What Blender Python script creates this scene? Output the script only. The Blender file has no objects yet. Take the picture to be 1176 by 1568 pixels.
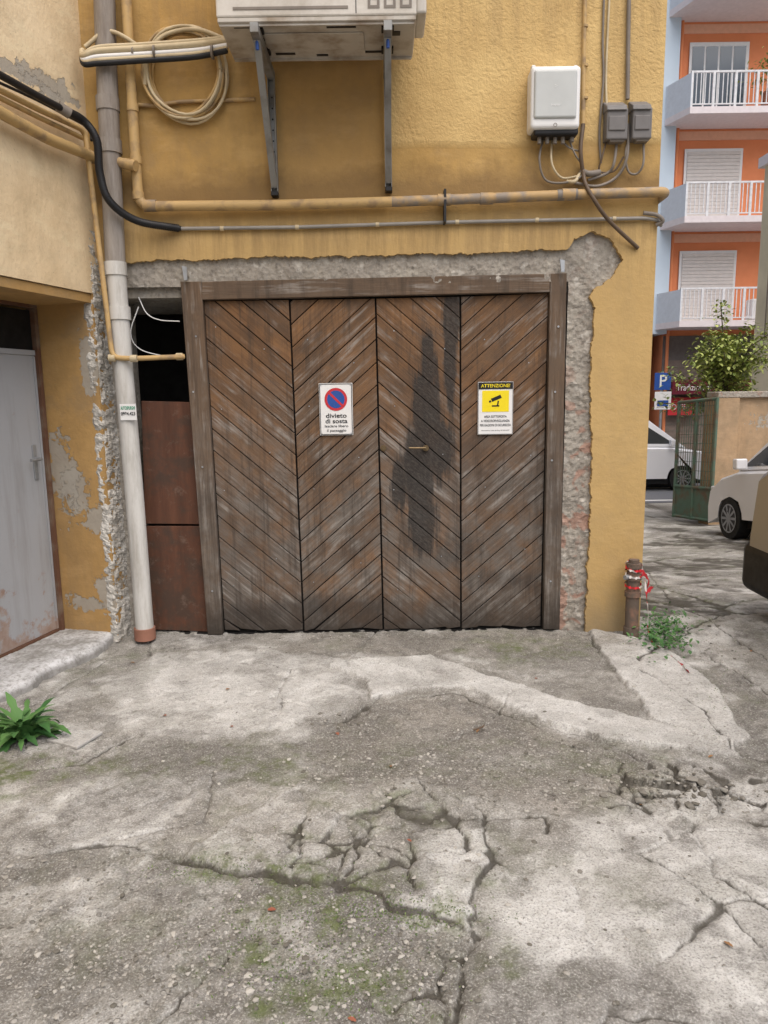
import bpy, bmesh, math, random
import numpy as np
from mathutils import Vector, noise, Matrix
random.seed(7); rng=np.random.default_rng(7)
scene=bpy.context.scene
rad=math.radians
# ------------------------------------------------------------ camera
F=1120.0; T=rad(9.3); R=rad(0.8); C=Vector((0,-4.3,1.45))
fw=Vector((0,math.cos(T),-math.sin(T))); r0=Vector((1,0,0)); u0=Vector((0,math.sin(T),math.cos(T)))
rt=r0*math.cos(R)-u0*math.sin(R); up=u0*math.cos(R)+r0*math.sin(R)
cd=bpy.data.cameras.new("camera"); cam=bpy.data.objects.new("camera",cd); scene.collection.objects.link(cam)
m=Matrix((rt,up,-fw)).transposed().to_4x4(); m.translation=C; cam.matrix_world=m
cd.sensor_fit='VERTICAL'; cd.sensor_height=24; cd.lens=F/1568*24; cd.clip_end=1000; cd.clip_start=.05
scene.camera=cam
# survey helpers: position measured on a real plane of the site
def ray(a,b): return fw+rt*((a-588)/F)+up*((784-b)/F)
def W(a,b,y=0.0):
    d=ray(a,b); return C+d*((y-C.y)/d.y)
def G(a,b,z=0.0):
    d=ray(a,b); return C+d*((z-C.z)/d.z)
LA=rad(14); PJ=Vector((-1.60,-0.10,0)); LD=Vector((-math.sin(LA),-math.cos(LA),0)); LN=Vector((math.cos(LA),-math.sin(LA),0))
def LW(s,z,o=0): return PJ+LD*s+LN*o+Vector((0,0,z))
def onL(a,b,o=0):
    d=ray(a,b); p0=PJ+LN*o; return C+d*((p0-C).dot(LN)/d.dot(LN))
# ------------------------------------------------------------ material helper
class M:
    def __init__(s,name,rough=.8,metal=0,spec=.3):
        s.m=bpy.data.materials.new(name); s.m.use_nodes=True; s.nt=s.m.node_tree
        s.b=s.nt.nodes['Principled BSDF']; s.b.inputs['Roughness'].default_value=rough
        s.b.inputs['Metallic'].default_value=metal; s.b.inputs['Specular IOR Level'].default_value=spec
        s.tc=s.nt.nodes.new('ShaderNodeTexCoord'); s.co=s.tc.outputs['Object']; s.uv=s.tc.outputs['UV']
    def set(s,sock,v):
        if isinstance(v,bpy.types.NodeSocket): s.nt.links.new(v,sock)
        else:
            if hasattr(sock.default_value,'__len__') and len(sock.default_value)==4 and len(v)==3: v=(*v,1)
            sock.default_value=v
    def map(s,scale,vec=None,loc=(0,0,0)):
        n=s.nt.nodes.new('ShaderNodeMapping'); s.set(n.inputs[0],vec or s.co); n.inputs['Scale'].default_value=scale; n.inputs['Location'].default_value=loc; return n.outputs[0]
    def noise(s,scale,detail=4,rough=.55,vec=None,dist=0):
        n=s.nt.nodes.new('ShaderNodeTexNoise'); s.set(n.inputs['Vector'],vec or s.co)
        n.inputs['Scale'].default_value=scale; n.inputs['Detail'].default_value=detail; n.inputs['Roughness'].default_value=rough; n.inputs['Distortion'].default_value=dist
        return n.outputs[0]
    def vor(s,scale,feature='F1',vec=None,out=0):
        n=s.nt.nodes.new('ShaderNodeTexVoronoi'); n.feature=feature; s.set(n.inputs['Vector'],vec or s.co); n.inputs['Scale'].default_value=scale; return n.outputs[out]
    def math(s,op,a,b=0.0,clamp=False):
        n=s.nt.nodes.new('ShaderNodeMath'); n.operation=op; n.use_clamp=clamp; s.set(n.inputs[0],a); s.set(n.inputs[1],b); return n.outputs[0]
    def rng(s,v,a,b,c=0.0,d=1.0):
        n=s.nt.nodes.new('ShaderNodeMapRange'); n.clamp=True; s.set(n.inputs[0],v)
        for i,x in enumerate((a,b,c,d)): n.inputs[i+1].default_value=x
        return n.outputs[0]
    def mix(s,f,a,b,blend='MIX'):
        n=s.nt.nodes.new('ShaderNodeMix'); n.data_type='RGBA'; n.blend_type=blend; s.set(n.inputs[0],f); s.set(n.inputs[6],a); s.set(n.inputs[7],b); return n.outputs[2]
    def attr(s,name):
        n=s.nt.nodes.new('ShaderNodeAttribute'); n.attribute_name=name; return n.outputs['Fac']
    def xyz(s):
        n=s.nt.nodes.new('ShaderNodeSeparateXYZ'); s.set(n.inputs[0],s.co); return n.outputs
    def blob(s,c,r,soft=.4,nz=None,amp=.6):
        v=s.nt.nodes.new('ShaderNodeVectorMath'); v.operation='SUBTRACT'; s.set(v.inputs[0],s.co); v.inputs[1].default_value=c
        w=s.nt.nodes.new('ShaderNodeVectorMath'); w.operation='DIVIDE'; s.set(w.inputs[0],v.outputs[0]); w.inputs[1].default_value=r
        l=s.nt.nodes.new('ShaderNodeVectorMath'); l.operation='LENGTH'; s.set(l.inputs[0],w.outputs[0]); o=l.outputs['Value']
        if nz is not None: o=s.math('ADD',o,s.math('MULTIPLY',s.math('SUBTRACT',nz,.5),amp*2))
        return s.rng(o,1+soft/2,1-soft/2)
    def col(s,c): s.set(s.b.inputs['Base Color'],c)
    def rough(s,c): s.set(s.b.inputs['Roughness'],c)
    def bump(s,h,strength=.5,dist=.01,prev=None):
        n=s.nt.nodes.new('ShaderNodeBump'); n.inputs['Strength'].default_value=strength; n.inputs['Distance'].default_value=dist; s.set(n.inputs['Height'],h)
        if prev is not None: s.set(n.inputs['Normal'],prev)
        s.nt.links.new(n.outputs[0],s.b.inputs['Normal']); return n.outputs[0]
def simple(name,c,rough=.6,metal=0,var=.25,scale=8,bump=0.0,c2=None,thr=(.45,.7)):
    k=M(name,rough,metal); n=k.noise(scale,5)
    dark=c2 if c2 else tuple(x*(1-var) for x in c)
    k.col(k.mix(k.rng(n,*( thr if c2 else (.3,.7))),c,dark))
    k.rough(k.rng(k.noise(scale*2,3),.3,.7,max(rough-.1,0),min(rough+.1,1)))
    if bump: k.bump(k.noise(scale*6,4),bump,.005)
    return k.m
# ------------------------------------------------------------ mesh helpers
def link(o,parent=None):
    scene.collection.objects.link(o)
    if parent is not None: o.parent=parent
    return o
def empty(name):
    e=bpy.data.objects.new(name,None); e.empty_display_size=.1; return link(e)
def meshobj(name,vs,fs,mat,parent=None,smooth=False):
    me=bpy.data.meshes.new(name); me.from_pydata([tuple(v) for v in vs],[],fs); me.update()
    if mat is not None: me.materials.append(mat)
    if smooth: me.polygons.foreach_set('use_smooth',[True]*len(me.polygons))
    return link(bpy.data.objects.new(name,me),parent)
def finish(bm,name,mat,parent,smooth=False):
    bmesh.ops.recalc_face_normals(bm,faces=bm.faces)
    me=bpy.data.meshes.new(name); bm.to_mesh(me); bm.free()
    if mat is not None: me.materials.append(mat)
    if smooth: me.polygons.foreach_set('use_smooth',[True]*len(me.polygons))
    return link(bpy.data.objects.new(name,me),parent)
def prism(name,pts,ext,mat,parent=None,bev=0,seg=1):
    bm=bmesh.new(); a=[bm.verts.new(p) for p in pts]; ext=Vector(ext); b=[bm.verts.new(Vector(p)+ext) for p in pts]
    n=len(pts); bm.faces.new(a); bm.faces.new(b[::-1])
    for i in range(n): bm.faces.new((a[i],b[i],b[(i+1)%n],a[(i+1)%n]))
    bmesh.ops.recalc_face_normals(bm,faces=bm.faces)
    if bev: bmesh.ops.bevel(bm,geom=list(bm.edges),offset=bev,segments=seg,affect='EDGES',profile=.5)
    if n>4 and not bev: bmesh.ops.triangulate(bm,faces=[f for f in bm.faces if len(f.verts)>4])
    return finish(bm,name,mat,parent)
def box(name,a,b,mat,parent=None,bev=0,seg=1):
    x0,y0,z0=a; x1,y1,z1=b
    return prism(name,[(x0,y0,z0),(x1,y0,z0),(x1,y0,z1),(x0,y0,z1)],(0,y1-y0,0),mat,parent,bev,seg)
def wprism(name,pix,y0,y1,mat,parent=None,bev=0):
    return prism(name,[W(a,b,y0) for a,b in pix],(0,y1-y0,0),mat,parent,bev)
def catmull(P,n=8):
    P=[Vector(p) for p in P]; Q=[P[0]*2-P[1]]+P+[P[-1]*2-P[-2]]; out=[]
    for i in range(1,len(Q)-2):
        for k in range(n):
            t=k/n; a,b,c,d=Q[i-1:i+3]
            out.append(.5*((2*b)+(c-a)*t+(2*a-5*b+4*c-d)*t*t+(3*b-a-3*c+d)*t**3))
    out.append(P[-1]); return out
def elbows(P,r):
    P=[Vector(p) for p in P]; out=[P[0]]
    for i in range(1,len(P)-1):
        a,b,c=P[i-1],P[i],P[i+1]; u=(a-b); v=(c-b); k=min(r,u.length*.45,v.length*.45); p=b+u.normalized()*k; q=b+v.normalized()*k
        for j in range(6):
            t=j/5; out.append(p*(1-t)**2+b*2*t*(1-t)+q*t*t)
    out.append(P[-1]); return out
def tube(name,P,r,mat,parent=None,smooth=False,elbow=0,res=6):
    if smooth: P=catmull(P)
    elif elbow: P=elbows(P,elbow)
    cu=bpy.data.curves.new(name,'CURVE'); cu.dimensions='3D'; cu.bevel_depth=r; cu.bevel_resolution=res; cu.use_fill_caps=True
    sp=cu.splines.new('POLY'); sp.points.add(len(P)-1)
    for i,p in enumerate(P): sp.points[i].co=(*p,1)
    sp.use_smooth=True
    cu.materials.append(mat); return link(bpy.data.objects.new(name,cu),parent)
def text(s,p,size,mat,parent,width=None,name='lettering',off=.0015,flat=False):
    cu=bpy.data.curves.new('t','FONT'); cu.body=s; cu.size=size; cu.align_x='CENTER'; cu.align_y='CENTER'; cu.offset=off*size*8
    o=bpy.data.objects.new('t',cu); scene.collection.objects.link(o); bpy.context.view_layer.update()
    me=bpy.data.meshes.new_from_object(o.evaluated_get(bpy.context.evaluated_depsgraph_get())); bpy.data.objects.remove(o)
    xs=[v.co.x for v in me.vertices]; w=max(xs)-min(xs); k=width/w if width else 1
    for v in me.vertices:
        x,y=v.co.x*k,v.co.y; v.co=Vector(p)+Vector((x,0,y))
    me.materials.clear(); me.materials.append(mat); me.name=name
    return link(bpy.data.objects.new(name,me),parent)
def disc(name,c,r,mat,parent,r_in=0,n=48,axis='y'):
    vs=[];fs=[]
    for i in range(n):
        a=2*math.pi*i/n; vs.append((c[0]+r*math.cos(a),c[1],c[2]+r*math.sin(a)))
    if r_in:
        for i in range(n):
            a=2*math.pi*i/n; vs.append((c[0]+r_in*math.cos(a),c[1],c[2]+r_in*math.sin(a)))
        fs=[(i,(i+1)%n,n+(i+1)%n,n+i) for i in range(n)]
    else: fs=[tuple(range(n))]
    return meshobj(name,vs,fs,mat,parent)
def jag(P,step=.025,amp=.007,seed=0):
    out=[]
    for i in range(len(P)-1):
        a,b=Vector(P[i]),Vector(P[i+1]); n=max(1,int((b-a).length/step))
        for k in range(n):
            p=a.lerp(b,k/n)
            if not(i==0 and k==0):
                q=Vector((p.x*14+seed,seed*1.7,p.z*14)); p=p+Vector((noise.noise(q)+.7*(random.random()-.5),0,noise.noise(q+Vector((9,9,9)))+.7*(random.random()-.5)))*amp*1.6
            out.append(p)
    out.append(Vector(P[-1])); return out
# ------------------------------------------------------------ materials
def stucco(name,c,c2,roughz=None,peel=None,dirt=.35):
    k=M(name,.9); x,y,z=k.xyz()
    big=k.noise(1.3,5,.6); med=k.noise(6,6,.65); col=k.mix(k.rng(big,.35,.65),c,c2)
    col=k.mix(k.math('MULTIPLY',k.rng(med,.48,.72),.45),col,tuple(v*.66 for v in c2))
    blot=k.noise(2.6,7,.72); col=k.mix(k.math('MULTIPLY',k.rng(blot,.5,.68),dirt*.8),col,(.27,.20,.12))
    st=k.noise(1,6,.7,k.map((5,5,.7))); col=k.mix(k.math('MULTIPLY',k.rng(st,.5,.75),dirt*.7),col,(.24,.165,.09))
    st2=k.noise(1,5,.7,k.map((3,3,9),loc=(4,2,1))); col=k.mix(k.math('MULTIPLY',k.rng(st2,.52,.8),.35),col,tuple(min(1,v*1.3+.07) for v in c))
    sp=k.noise(60,4,.7); col=k.mix(k.math('MULTIPLY',k.rng(sp,.62,.72),.4),col,(.25,.19,.12))
    h=k.math('ADD',k.math('MULTIPLY',k.noise(45,5,.6),.6),k.math('MULTIPLY',k.noise(9,3),.7))
    if peel:
        pn=k.math('ADD',k.math('MULTIPLY',k.noise(9,7,.65),.6),k.math('MULTIPLY',k.noise(26,5,.65),.4))
        for (pc,pr) in peel:
            mk=k.blob(pc,pr,.08,pn,2.3)
            col=k.mix(k.math('MULTIPLY',mk,.9),col,k.mix(k.noise(9,5),(.46,.43,.37),(.28,.25,.21))); h=k.math('SUBTRACT',h,k.math('MULTIPLY',mk,.8))
    if roughz:
        mk=k.math('MULTIPLY',k.rng(x,roughz[0]-.01,roughz[0]+.01),k.rng(k.math('ADD',z,k.math('MULTIPLY',k.noise(2),.06)),roughz[1]-.01,roughz[1]+.03))
        col=k.mix(mk,col,k.mix(k.rng(k.noise(3,6,.6),.35,.7),(.64,.455,.20),(.52,.35,.145)))
        swirl=k.noise(16,5,.6,dist=2.2)
        h=k.math('ADD',h,k.math('MULTIPLY',mk,k.math('ADD',k.math('MULTIPLY',swirl,1.3),k.noise(70,3,.6))))
        z2=k.rng(z,2.44,2.38); col=k.mix(k.math('MULTIPLY',z2,.5),col,(.54,.385,.18))
        bd=k.math('MULTIPLY',k.math('MULTIPLY',k.rng(x,-.64,-.62),k.rng(x,.03,.01)),k.rng(z,2.55,2.6)); col=k.mix(k.math('MULTIPLY',bd,.35),col,(.30,.18,.075))
        low=k.rng(k.math('ADD',z,k.math('MULTIPLY',k.noise(5,5),.4)),.5,.2); col=k.mix(k.math('MULTIPLY',low,.6),col,(.22,.18,.12))
        fine=k.noise(1,6,.75,k.map((22,22,1.6)))
        gr=k.math('MULTIPLY',k.rng(k.math('ADD',z,k.math('MULTIPLY',fine,.3)),2.62,2.5),k.rng(z,2.0,2.4)); col=k.mix(k.math('MULTIPLY',k.math('MULTIPLY',gr,k.rng(fine,.42,.62)),.6),col,(.20,.13,.065))
        ab=k.math('MULTIPLY',k.rng(k.math('SUBTRACT',z,k.math('MULTIPLY',med,.22)),2.58,2.46),k.rng(z,2.45,2.50)); col=k.mix(k.math('MULTIPLY',ab,.7),col,(.20,.125,.055))
        top=k.rng(k.math('SUBTRACT',z,k.math('MULTIPLY',fine,.5)),2.75,3.1); col=k.mix(k.math('MULTIPLY',k.math('MULTIPLY',top,k.rng(fine,.46,.6)),.28),col,(.27,.18,.09))
    k.col(col); k.bump(h,.8,.006); return k.m
m_st=stucco('ochre_stucco',(.50,.325,.122),(.42,.258,.085),roughz=(0.03,2.8),dirt=.5)
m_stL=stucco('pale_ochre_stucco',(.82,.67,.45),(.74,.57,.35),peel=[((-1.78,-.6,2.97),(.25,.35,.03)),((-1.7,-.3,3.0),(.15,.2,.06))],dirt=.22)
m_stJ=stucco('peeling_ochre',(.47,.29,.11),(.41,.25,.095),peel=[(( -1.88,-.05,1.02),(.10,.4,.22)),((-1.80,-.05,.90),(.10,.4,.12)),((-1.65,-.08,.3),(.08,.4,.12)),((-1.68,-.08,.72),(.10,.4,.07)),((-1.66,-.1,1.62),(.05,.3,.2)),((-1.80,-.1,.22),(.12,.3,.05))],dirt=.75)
def masonry(name,a,b,red=True):
    k=M(name,.95); n=k.noise(7,7,.7); col=k.mix(k.rng(n,.35,.65),a,b)
    col=k.mix(k.math('MULTIPLY',k.rng(k.noise(30,5,.7),.52,.72),.8),col,(.11,.095,.08))
    col=k.mix(k.math('MULTIPLY',k.rng(k.noise(14,5,.6),.55,.65),.6),col,(.60,.57,.51))
    if red:
        x,y,z=k.xyz(); rz=k.math('MULTIPLY',k.rng(k.noise(8,4,.5,dist=.6),.54,.60),k.math('MULTIPLY',k.rng(z,1.75,1.2,.15,1),k.rng(x,.8,1.0)))
        col=k.mix(k.math('MULTIPLY',rz,.65),col,(.33,.17,.12))
    k.col(col); k.bump(k.math('ADD',k.noise(30,6,.7),k.vor(40)),.7,.008); return k.m
m_mas=masonry('exposed_concrete',(.38,.35,.30),(.25,.225,.195))
m_mas2=masonry('exposed_mortar',(.66,.64,.59),(.40,.38,.34),False)
m_dark=simple('dark_void',(.012,.011,.01),.9)
m_black=simple('black_plastic',(.02,.02,.022),.45)
m_white=simple('white_paint',(.78,.78,.77),.4,var=.06)
m_galv=simple('galvanised_steel',(.42,.44,.46),.45,.6,c2=(.25,.26,.27))
# ------------------------------------------------------------ main building
bld=empty('ochre_building')
XR=(W(976,962).x); XL=-1.72; ZT=7.0
right=[(945,380),(953,398),(940,424),(912,440),(905,456),(912,472),(907,520),(904,600),(907,690),(904,800),(900,880),(896,962)]
edge=[(196,402),(240,398),(300,399),(350,396),(400,392),(470,394),(520,392),(590,391),(650,388),(720,389),(780,384),(840,382),(870,381),(878,366),(905,356),(930,362)]+right
E=jag([W(a,b,-.035) for a,b in edge],.011,.008)
E=[Vector((p.x,-.035,p.z)) for p in E]; E[-1].z=-.02
outline=[Vector((XL,-.035,E[0].z)) ]+E+[Vector((XR,-.035,-.02)),Vector((XR,-.035,ZT)),Vector((XL,-.035,ZT))]
prism('front_render',outline,(0,.033,0),m_st,bld)
box('side_wall',(XR-.2,-.002,-1.6),(XR-.001,9,ZT-.002),m_st,bld)
box('upper_mass',(XL,.03,2.0),(XR-.21,9,ZT-.01),m_mas,bld)
box('roof_edge',(XL,-.35,ZT),(XR+.35,9.3,ZT+.15),simple('roof_concrete',(.3,.27,.24),.9),bld)
def rough_grid(name,x0,x1,z0,z1,y,step,amp,mat,parent):
    nx=max(2,int((x1-x0)/step)); nz=max(2,int((z1-z0)/step)); vs=[]
    for j in range(nz+1):
        for i in range(nx+1):
            x=x0+(x1-x0)*i/nx; z=z0+(z1-z0)*j/nz
            h=noise.fractal(Vector((x*9,z*9,y+3)),.8,2.2,5)+.6*noise.noise(Vector((x*40,z*40,1)))
            vs.append((x,y-h*amp,z))
    fs=[(j*(nx+1)+i,j*(nx+1)+i+1,(j+1)*(nx+1)+i+1,(j+1)*(nx+1)+i) for j in range(nz) for i in range(nx)]
    return meshobj(name,vs,fs,mat,parent)
zl=W(500,428).z; xj=W(864,700).x
rough_grid('lintel_face',XL,XR-.05,zl-.03,W(900,345).z,-.008,.011,.007,m_mas,bld)
rough_grid('jamb_face',xj-.005,XR-.22,-.05,zl-.02,-.008,.010,.010,m_mas,bld)
box('jamb_core',(xj,.02,-.1),(XR-.21,.35,2.0),m_mas,bld)
box('left_pier',(XL,.03,-.1),(-1.52,.35,2.0),m_mas,bld)
box('garage_back',(XL,.9,-.1),(XR-.21,.95,2.0),m_dark,bld)
box('garage_floor',(XL,.02,-.03),(XR-.21,.95,.0),m_dark,bld)
# ------------------------------------------------------------ wooden door
def woodmat(frame=False):
    k=M('weathered_frame_wood' if frame else 'weathered_wood',.75,spec=.2); x,y,z=k.xyz(); rnd=k.attr('rnd')
    g=k.noise(1,6,.7,k.map((3,60,1),k.uv)); g2=k.noise(1,4,.6,k.map((1.5,14,1),k.uv)); pat=k.noise(3.2,6,.7)
    col=k.mix(k.rng(g,.32,.68),(.265,.14,.063),(.11,.058,.031))
    col=k.mix(k.math('MULTIPLY',k.rng(g2,.45,.7),.5),col,(.35,.18,.075))
    col=k.mix(k.math('MULTIPLY',k.rng(pat,.42,.6),.6),col,(.13,.09,.062))
    col=k.mix(k.rng(rnd,0,1,0,.55),col,(.085,.055,.036))
    if frame: col=k.mix(.7,col,(.125,.095,.07))
    big=k.noise(1.7,6,.65)
    gm=k.rng(k.math('ADD',z,k.math('MULTIPLY',big,1.5)),2.3,1.5)
    grey=k.mix(k.rng(g,.32,.68),(.235,.207,.180),(.092,.078,.066))
    grey=k.mix(k.rng(rnd,0,1,0,.5),grey,(.09,.072,.059))
    col=k.mix(k.math('MULTIPLY',gm,k.rng(k.noise(6,7,.72),.38,.58,.3,1)),col,grey)
    sil=k.math('MULTIPLY',k.rng(k.noise(1,5,.7,k.map((2.5,30,1),k.uv,(3,1,0))),.5,.64),k.rng(k.noise(3,4,.6),.44,.56)); col=k.mix(k.math('MULTIPLY',sil,.65),col,(.35,.325,.295))
    drk=k.math('MULTIPLY',k.rng(k.noise(1.9,7,.72,k.map((1,1,1),None,(5,0,3))),.5,.64),.55); col=k.mix(drk,col,(.065,.048,.037))
    st=k.noise(1,6,.75,k.map((20,20,1.3))); col=k.mix(k.math('MULTIPLY',k.rng(st,.5,.66),.65),col,(.055,.042,.033))
    nz=k.math('ADD',k.math('MULTIPLY',k.noise(9,7,.75),.35),k.math('MULTIPLY',k.noise(1,6,.75,k.map((38,38,1.6))),.65))
    blk=None
    if not frame:
        for (a,b,rx,rz) in [(656,560,.045,.20),(652,630,.085,.26),(640,720,.11,.28),(692,485,.055,.18),(648,800,.09,.20),(672,690,.09,.20),(612,745,.05,.16),(690,560,.035,.25)]:
            q=W(a,b); mk=k.blob((q.x,0.03,q.z),(rx,9,rz),.35,nz,1.4)
            blk=mk if blk is None else k.math('MAXIMUM',blk,mk)
        for (a,b,rx,rz) in [(770,890,.20,.06),(500,930,.35,.06),(380,940,.25,.06),(700,840,.12,.1)]:
            q=W(a,b); mk=k.math('MULTIPLY',k.blob((q.x,0.03,q.z),(rx,9,rz),.9,nz,2.2),.55); blk=k.math('MAXIMUM',blk,mk)
        col=k.mix(k.math('MULTIPLY',blk,.88),col,k.mix(k.rng(k.noise(1,5,.75,k.map((40,90,1),k.uv)),.45,.68),(.028,.026,.025),(.075,.068,.060)))
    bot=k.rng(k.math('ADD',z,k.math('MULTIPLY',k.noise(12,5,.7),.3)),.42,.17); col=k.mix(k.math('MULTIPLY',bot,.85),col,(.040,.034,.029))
    k.col(col); k.rough(k.rng(g,.3,.7,.6,.85)); k.bump(k.math('ADD',g,k.math('MULTIPLY',k.noise(1,3,.6,k.map((8,160,1),k.uv)),.6)),.65,.004); return k.m
m_wood=woodmat(); m_frame=woodmat(True)
def woodpieces(name,polys,dirs,y0,depth,parent,mat,bev=.003):
    V=[];Fc=[];UV=[];RN=[]
    for poly,dr in zip(polys,dirs):
        bm=bmesh.new(); jy=random.uniform(-.0015,.0015); a=[bm.verts.new((p[0],y0+jy,p[1])) for p in poly]; b=[bm.verts.new((p[0],y0+depth,p[1])) for p in poly]; n=len(poly)
        try:
            f0=bm.faces.new(a)
        except Exception: bm.free(); continue
        for i in range(n): bm.faces.new((a[i],b[i],b[(i+1)%n],a[(i+1)%n]))
        bmesh.ops.recalc_face_normals(bm,faces=bm.faces)
        ed=[e for e in f0.edges]
        if min(e.calc_length() for e in ed)>bev*2.5: bmesh.ops.bevel(bm,geom=ed,offset=bev,segments=2,affect='EDGES',profile=.5)
        bm.verts.index_update(); base=len(V); off=(random.random()*30,random.random()*30); r=random.random()
        V+= [tuple(v.co) for v in bm.verts]; c,s=dr
        for f in bm.faces:
            Fc.append([base+v.index for v in f.verts]); RN.append(r)
            for v in f.verts: UV+=[v.co.x*c+v.co.z*s+off[0], -v.co.x*s+v.co.z*c+off[1]+v.co.y]
        bm.free()
    me=bpy.data.meshes.new(name); me.from_pydata(V,[],Fc); uv=me.uv_layers.new(name='UVMap'); uv.data.foreach_set('uv',UV)
    at=me.attributes.new('rnd','FLOAT','FACE'); at.data.foreach_set('value',RN); me.materials.append(mat); me.update()
    return link(bpy.data.objects.new(name,me),parent)
def clip(poly,n,d):
    out=[]
    for i in range(len(poly)):
        a,b=poly[i],poly[(i+1)%len(poly)]; da=a[0]*n[0]+a[1]*n[1]-d; db=b[0]*n[0]+b[1]*n[1]-d
        if da>=0: out.append(a)
        if (da>=0)!=(db>=0):
            t=da/(da-db); out.append((a[0]+(b[0]-a[0])*t,a[1]+(b[1]-a[1])*t))
    o2=[]
    for p in out:
        if not o2 or math.dist(p,o2[-1])>1e-4: o2.append(p)
    if len(o2)>1 and math.dist(o2[0],o2[-1])<1e-4: o2.pop()
    return o2
door=empty('wooden_garage_door')
def w2(a,b,y=.02): p=W(a,b,y); return (p.x,p.z)
tops=[(311,461),(443,459),(575,457),(705,454),(841,449)]; bots=[(343,968),(465,968),(587,966),(706,964),(829,961)]
for i in range(4):
    tl,tr,br,bl=tops[i],tops[i+1],bots[i+1],bots[i]; g=1.3
    P=[w2(bl[0]+g,bl[1]),w2(br[0]-g,br[1]),w2(tr[0]-g,tr[1]),w2(tl[0]+g,tl[1])]
    ang=rad(-41 if i%2==0 else 41); dr=(math.cos(ang),math.sin(ang)); nn=(-dr[1],dr[0])
    ds=[p[0]*nn[0]+p[1]*nn[1] for p in P]; d=min(ds)-random.random()*.05; polys=[]
    while d<max(ds):
        w=.096+random.uniform(-.003,.003); gp_w=random.uniform(.0018,.003); q=clip(clip(P,nn,d+gp_w),(-nn[0],-nn[1]),-(d+w-gp_w)); d+=w
        if len(q)>2:
            area=abs(sum(q[j][0]*q[(j+1)%len(q)][1]-q[(j+1)%len(q)][0]*q[j][1] for j in range(len(q))))/2
            if area>.0002:
                q=[(u,v+(random.uniform(0,.022) if v<.02 else 0)) for u,v in q]
                polys.append(q)
    ob=woodpieces('leaf_boards_%d'%(i+1),polys,[dr]*len(polys),.022+.003*(i%2),.02,door,m_wood)
wprism('leaf_backing',[(300,452),(850,440),(840,972),(335,975)],.047,.07,m_dark,door)
fr=[[(276,431),(308,431),(341,972),(318,973)],[(843,419),(868,418),(857,964),(832,964)],[(309,431),(842,419),(842,447),(309,459)]]
woodpieces('frame',[[w2(a,b,-.012) for a,b in reversed(q)] for q in fr],[(0,1),(0,1),(1,0)],-.012,.05,door,m_frame,.004)
for (a,b) in [(300,515),(296,600),(310,715),(325,905),(855,500),(850,600),(845,705),(843,890)]:
    p=W(a,b,-.015); disc('bolt',(p.x,-.0155,p.z),.009,m_frame,door,n=12); disc('bolt_head',(p.x,-.0165,p.z),.006,m_galv,door,n=12)
for pi_ in range(4):
    for s_,yy_ in ((.25,.3),(.25,.85),(.25,1.4),(.25,1.8),(.78,.45),(.78,1.1),(.78,1.65)):
        x_=w2(tops[pi_][0]*(1-s_)+tops[pi_+1][0]*s_,700)[0]; disc('nail_head',(x_+random.uniform(-.02,.02),.0185,yy_+random.uniform(-.06,.06)),.0035,m_galv,door,n=8)
m_brass=simple('dull_brass',(.22,.16,.09),.4,.7)
for a in (587,652):
    p=W(a,686,.018); prism('handle_rose',[(p.x+.018*math.cos(t*math.pi/8),.018,p.z+.018*math.sin(t*math.pi/8)) for t in range(16)],(0,-.008,0),m_brass,door)
    tube('handle_knob',[(p.x,.015,p.z),(p.x,-.02,p.z)],.008,m_brass,door)
p=W(652,686,-.02); q=W(626,686,-.02); tube('handle_lever',[p,q],.006,m_brass,door)
for (a,b,l) in [(283,412,.06),(862,402,.05)]:
    p=W(a,b,-.045); prism('hook_bracket',[p+Vector((-.008,0,-l)),p+Vector((.010,0,-l)),p+Vector((.010,0,.012)),p+Vector((-.016,0,.018))],(0,.012,0),m_galv,door)
bb=empty('brown_infill_board'); k=M('brown_board',.6); n=k.noise(1,6,.7,k.map((20,20,2)))
bc=k.mix(k.rng(n,.3,.7),(.135,.058,.034),(.075,.033,.02)); bc=k.mix(k.math('MULTIPLY',k.rng(k.noise(6,7,.72),.46,.6),.75),bc,(.06,.042,.032)); bc=k.mix(k.math('MULTIPLY',k.rng(k.noise(13,6,.7),.58,.68),.4),bc,(.20,.14,.11)); k.col(bc); k.bump(n,.4,.003); m_bb=k.m
wprism('upper_board',[(216,614),(302,616),(314,803),(222,802)],.06,.09,m_bb,bb,.003)
wprism('lower_board',[(222,806),(314,806),(330,968),(228,964)],.055,.085,m_bb,bb,.003)
tube('wire_loop',[W(212,455,.03),W(225,480,.02),W(245,490,.02),W(275,492,.0)],.003,m_white,bb,True)
tube('wire_hang',[W(212,470,.03),W(200,510,.0),W(215,535,.02),W(258,547,.02)],.003,m_white,bb,True)
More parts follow.
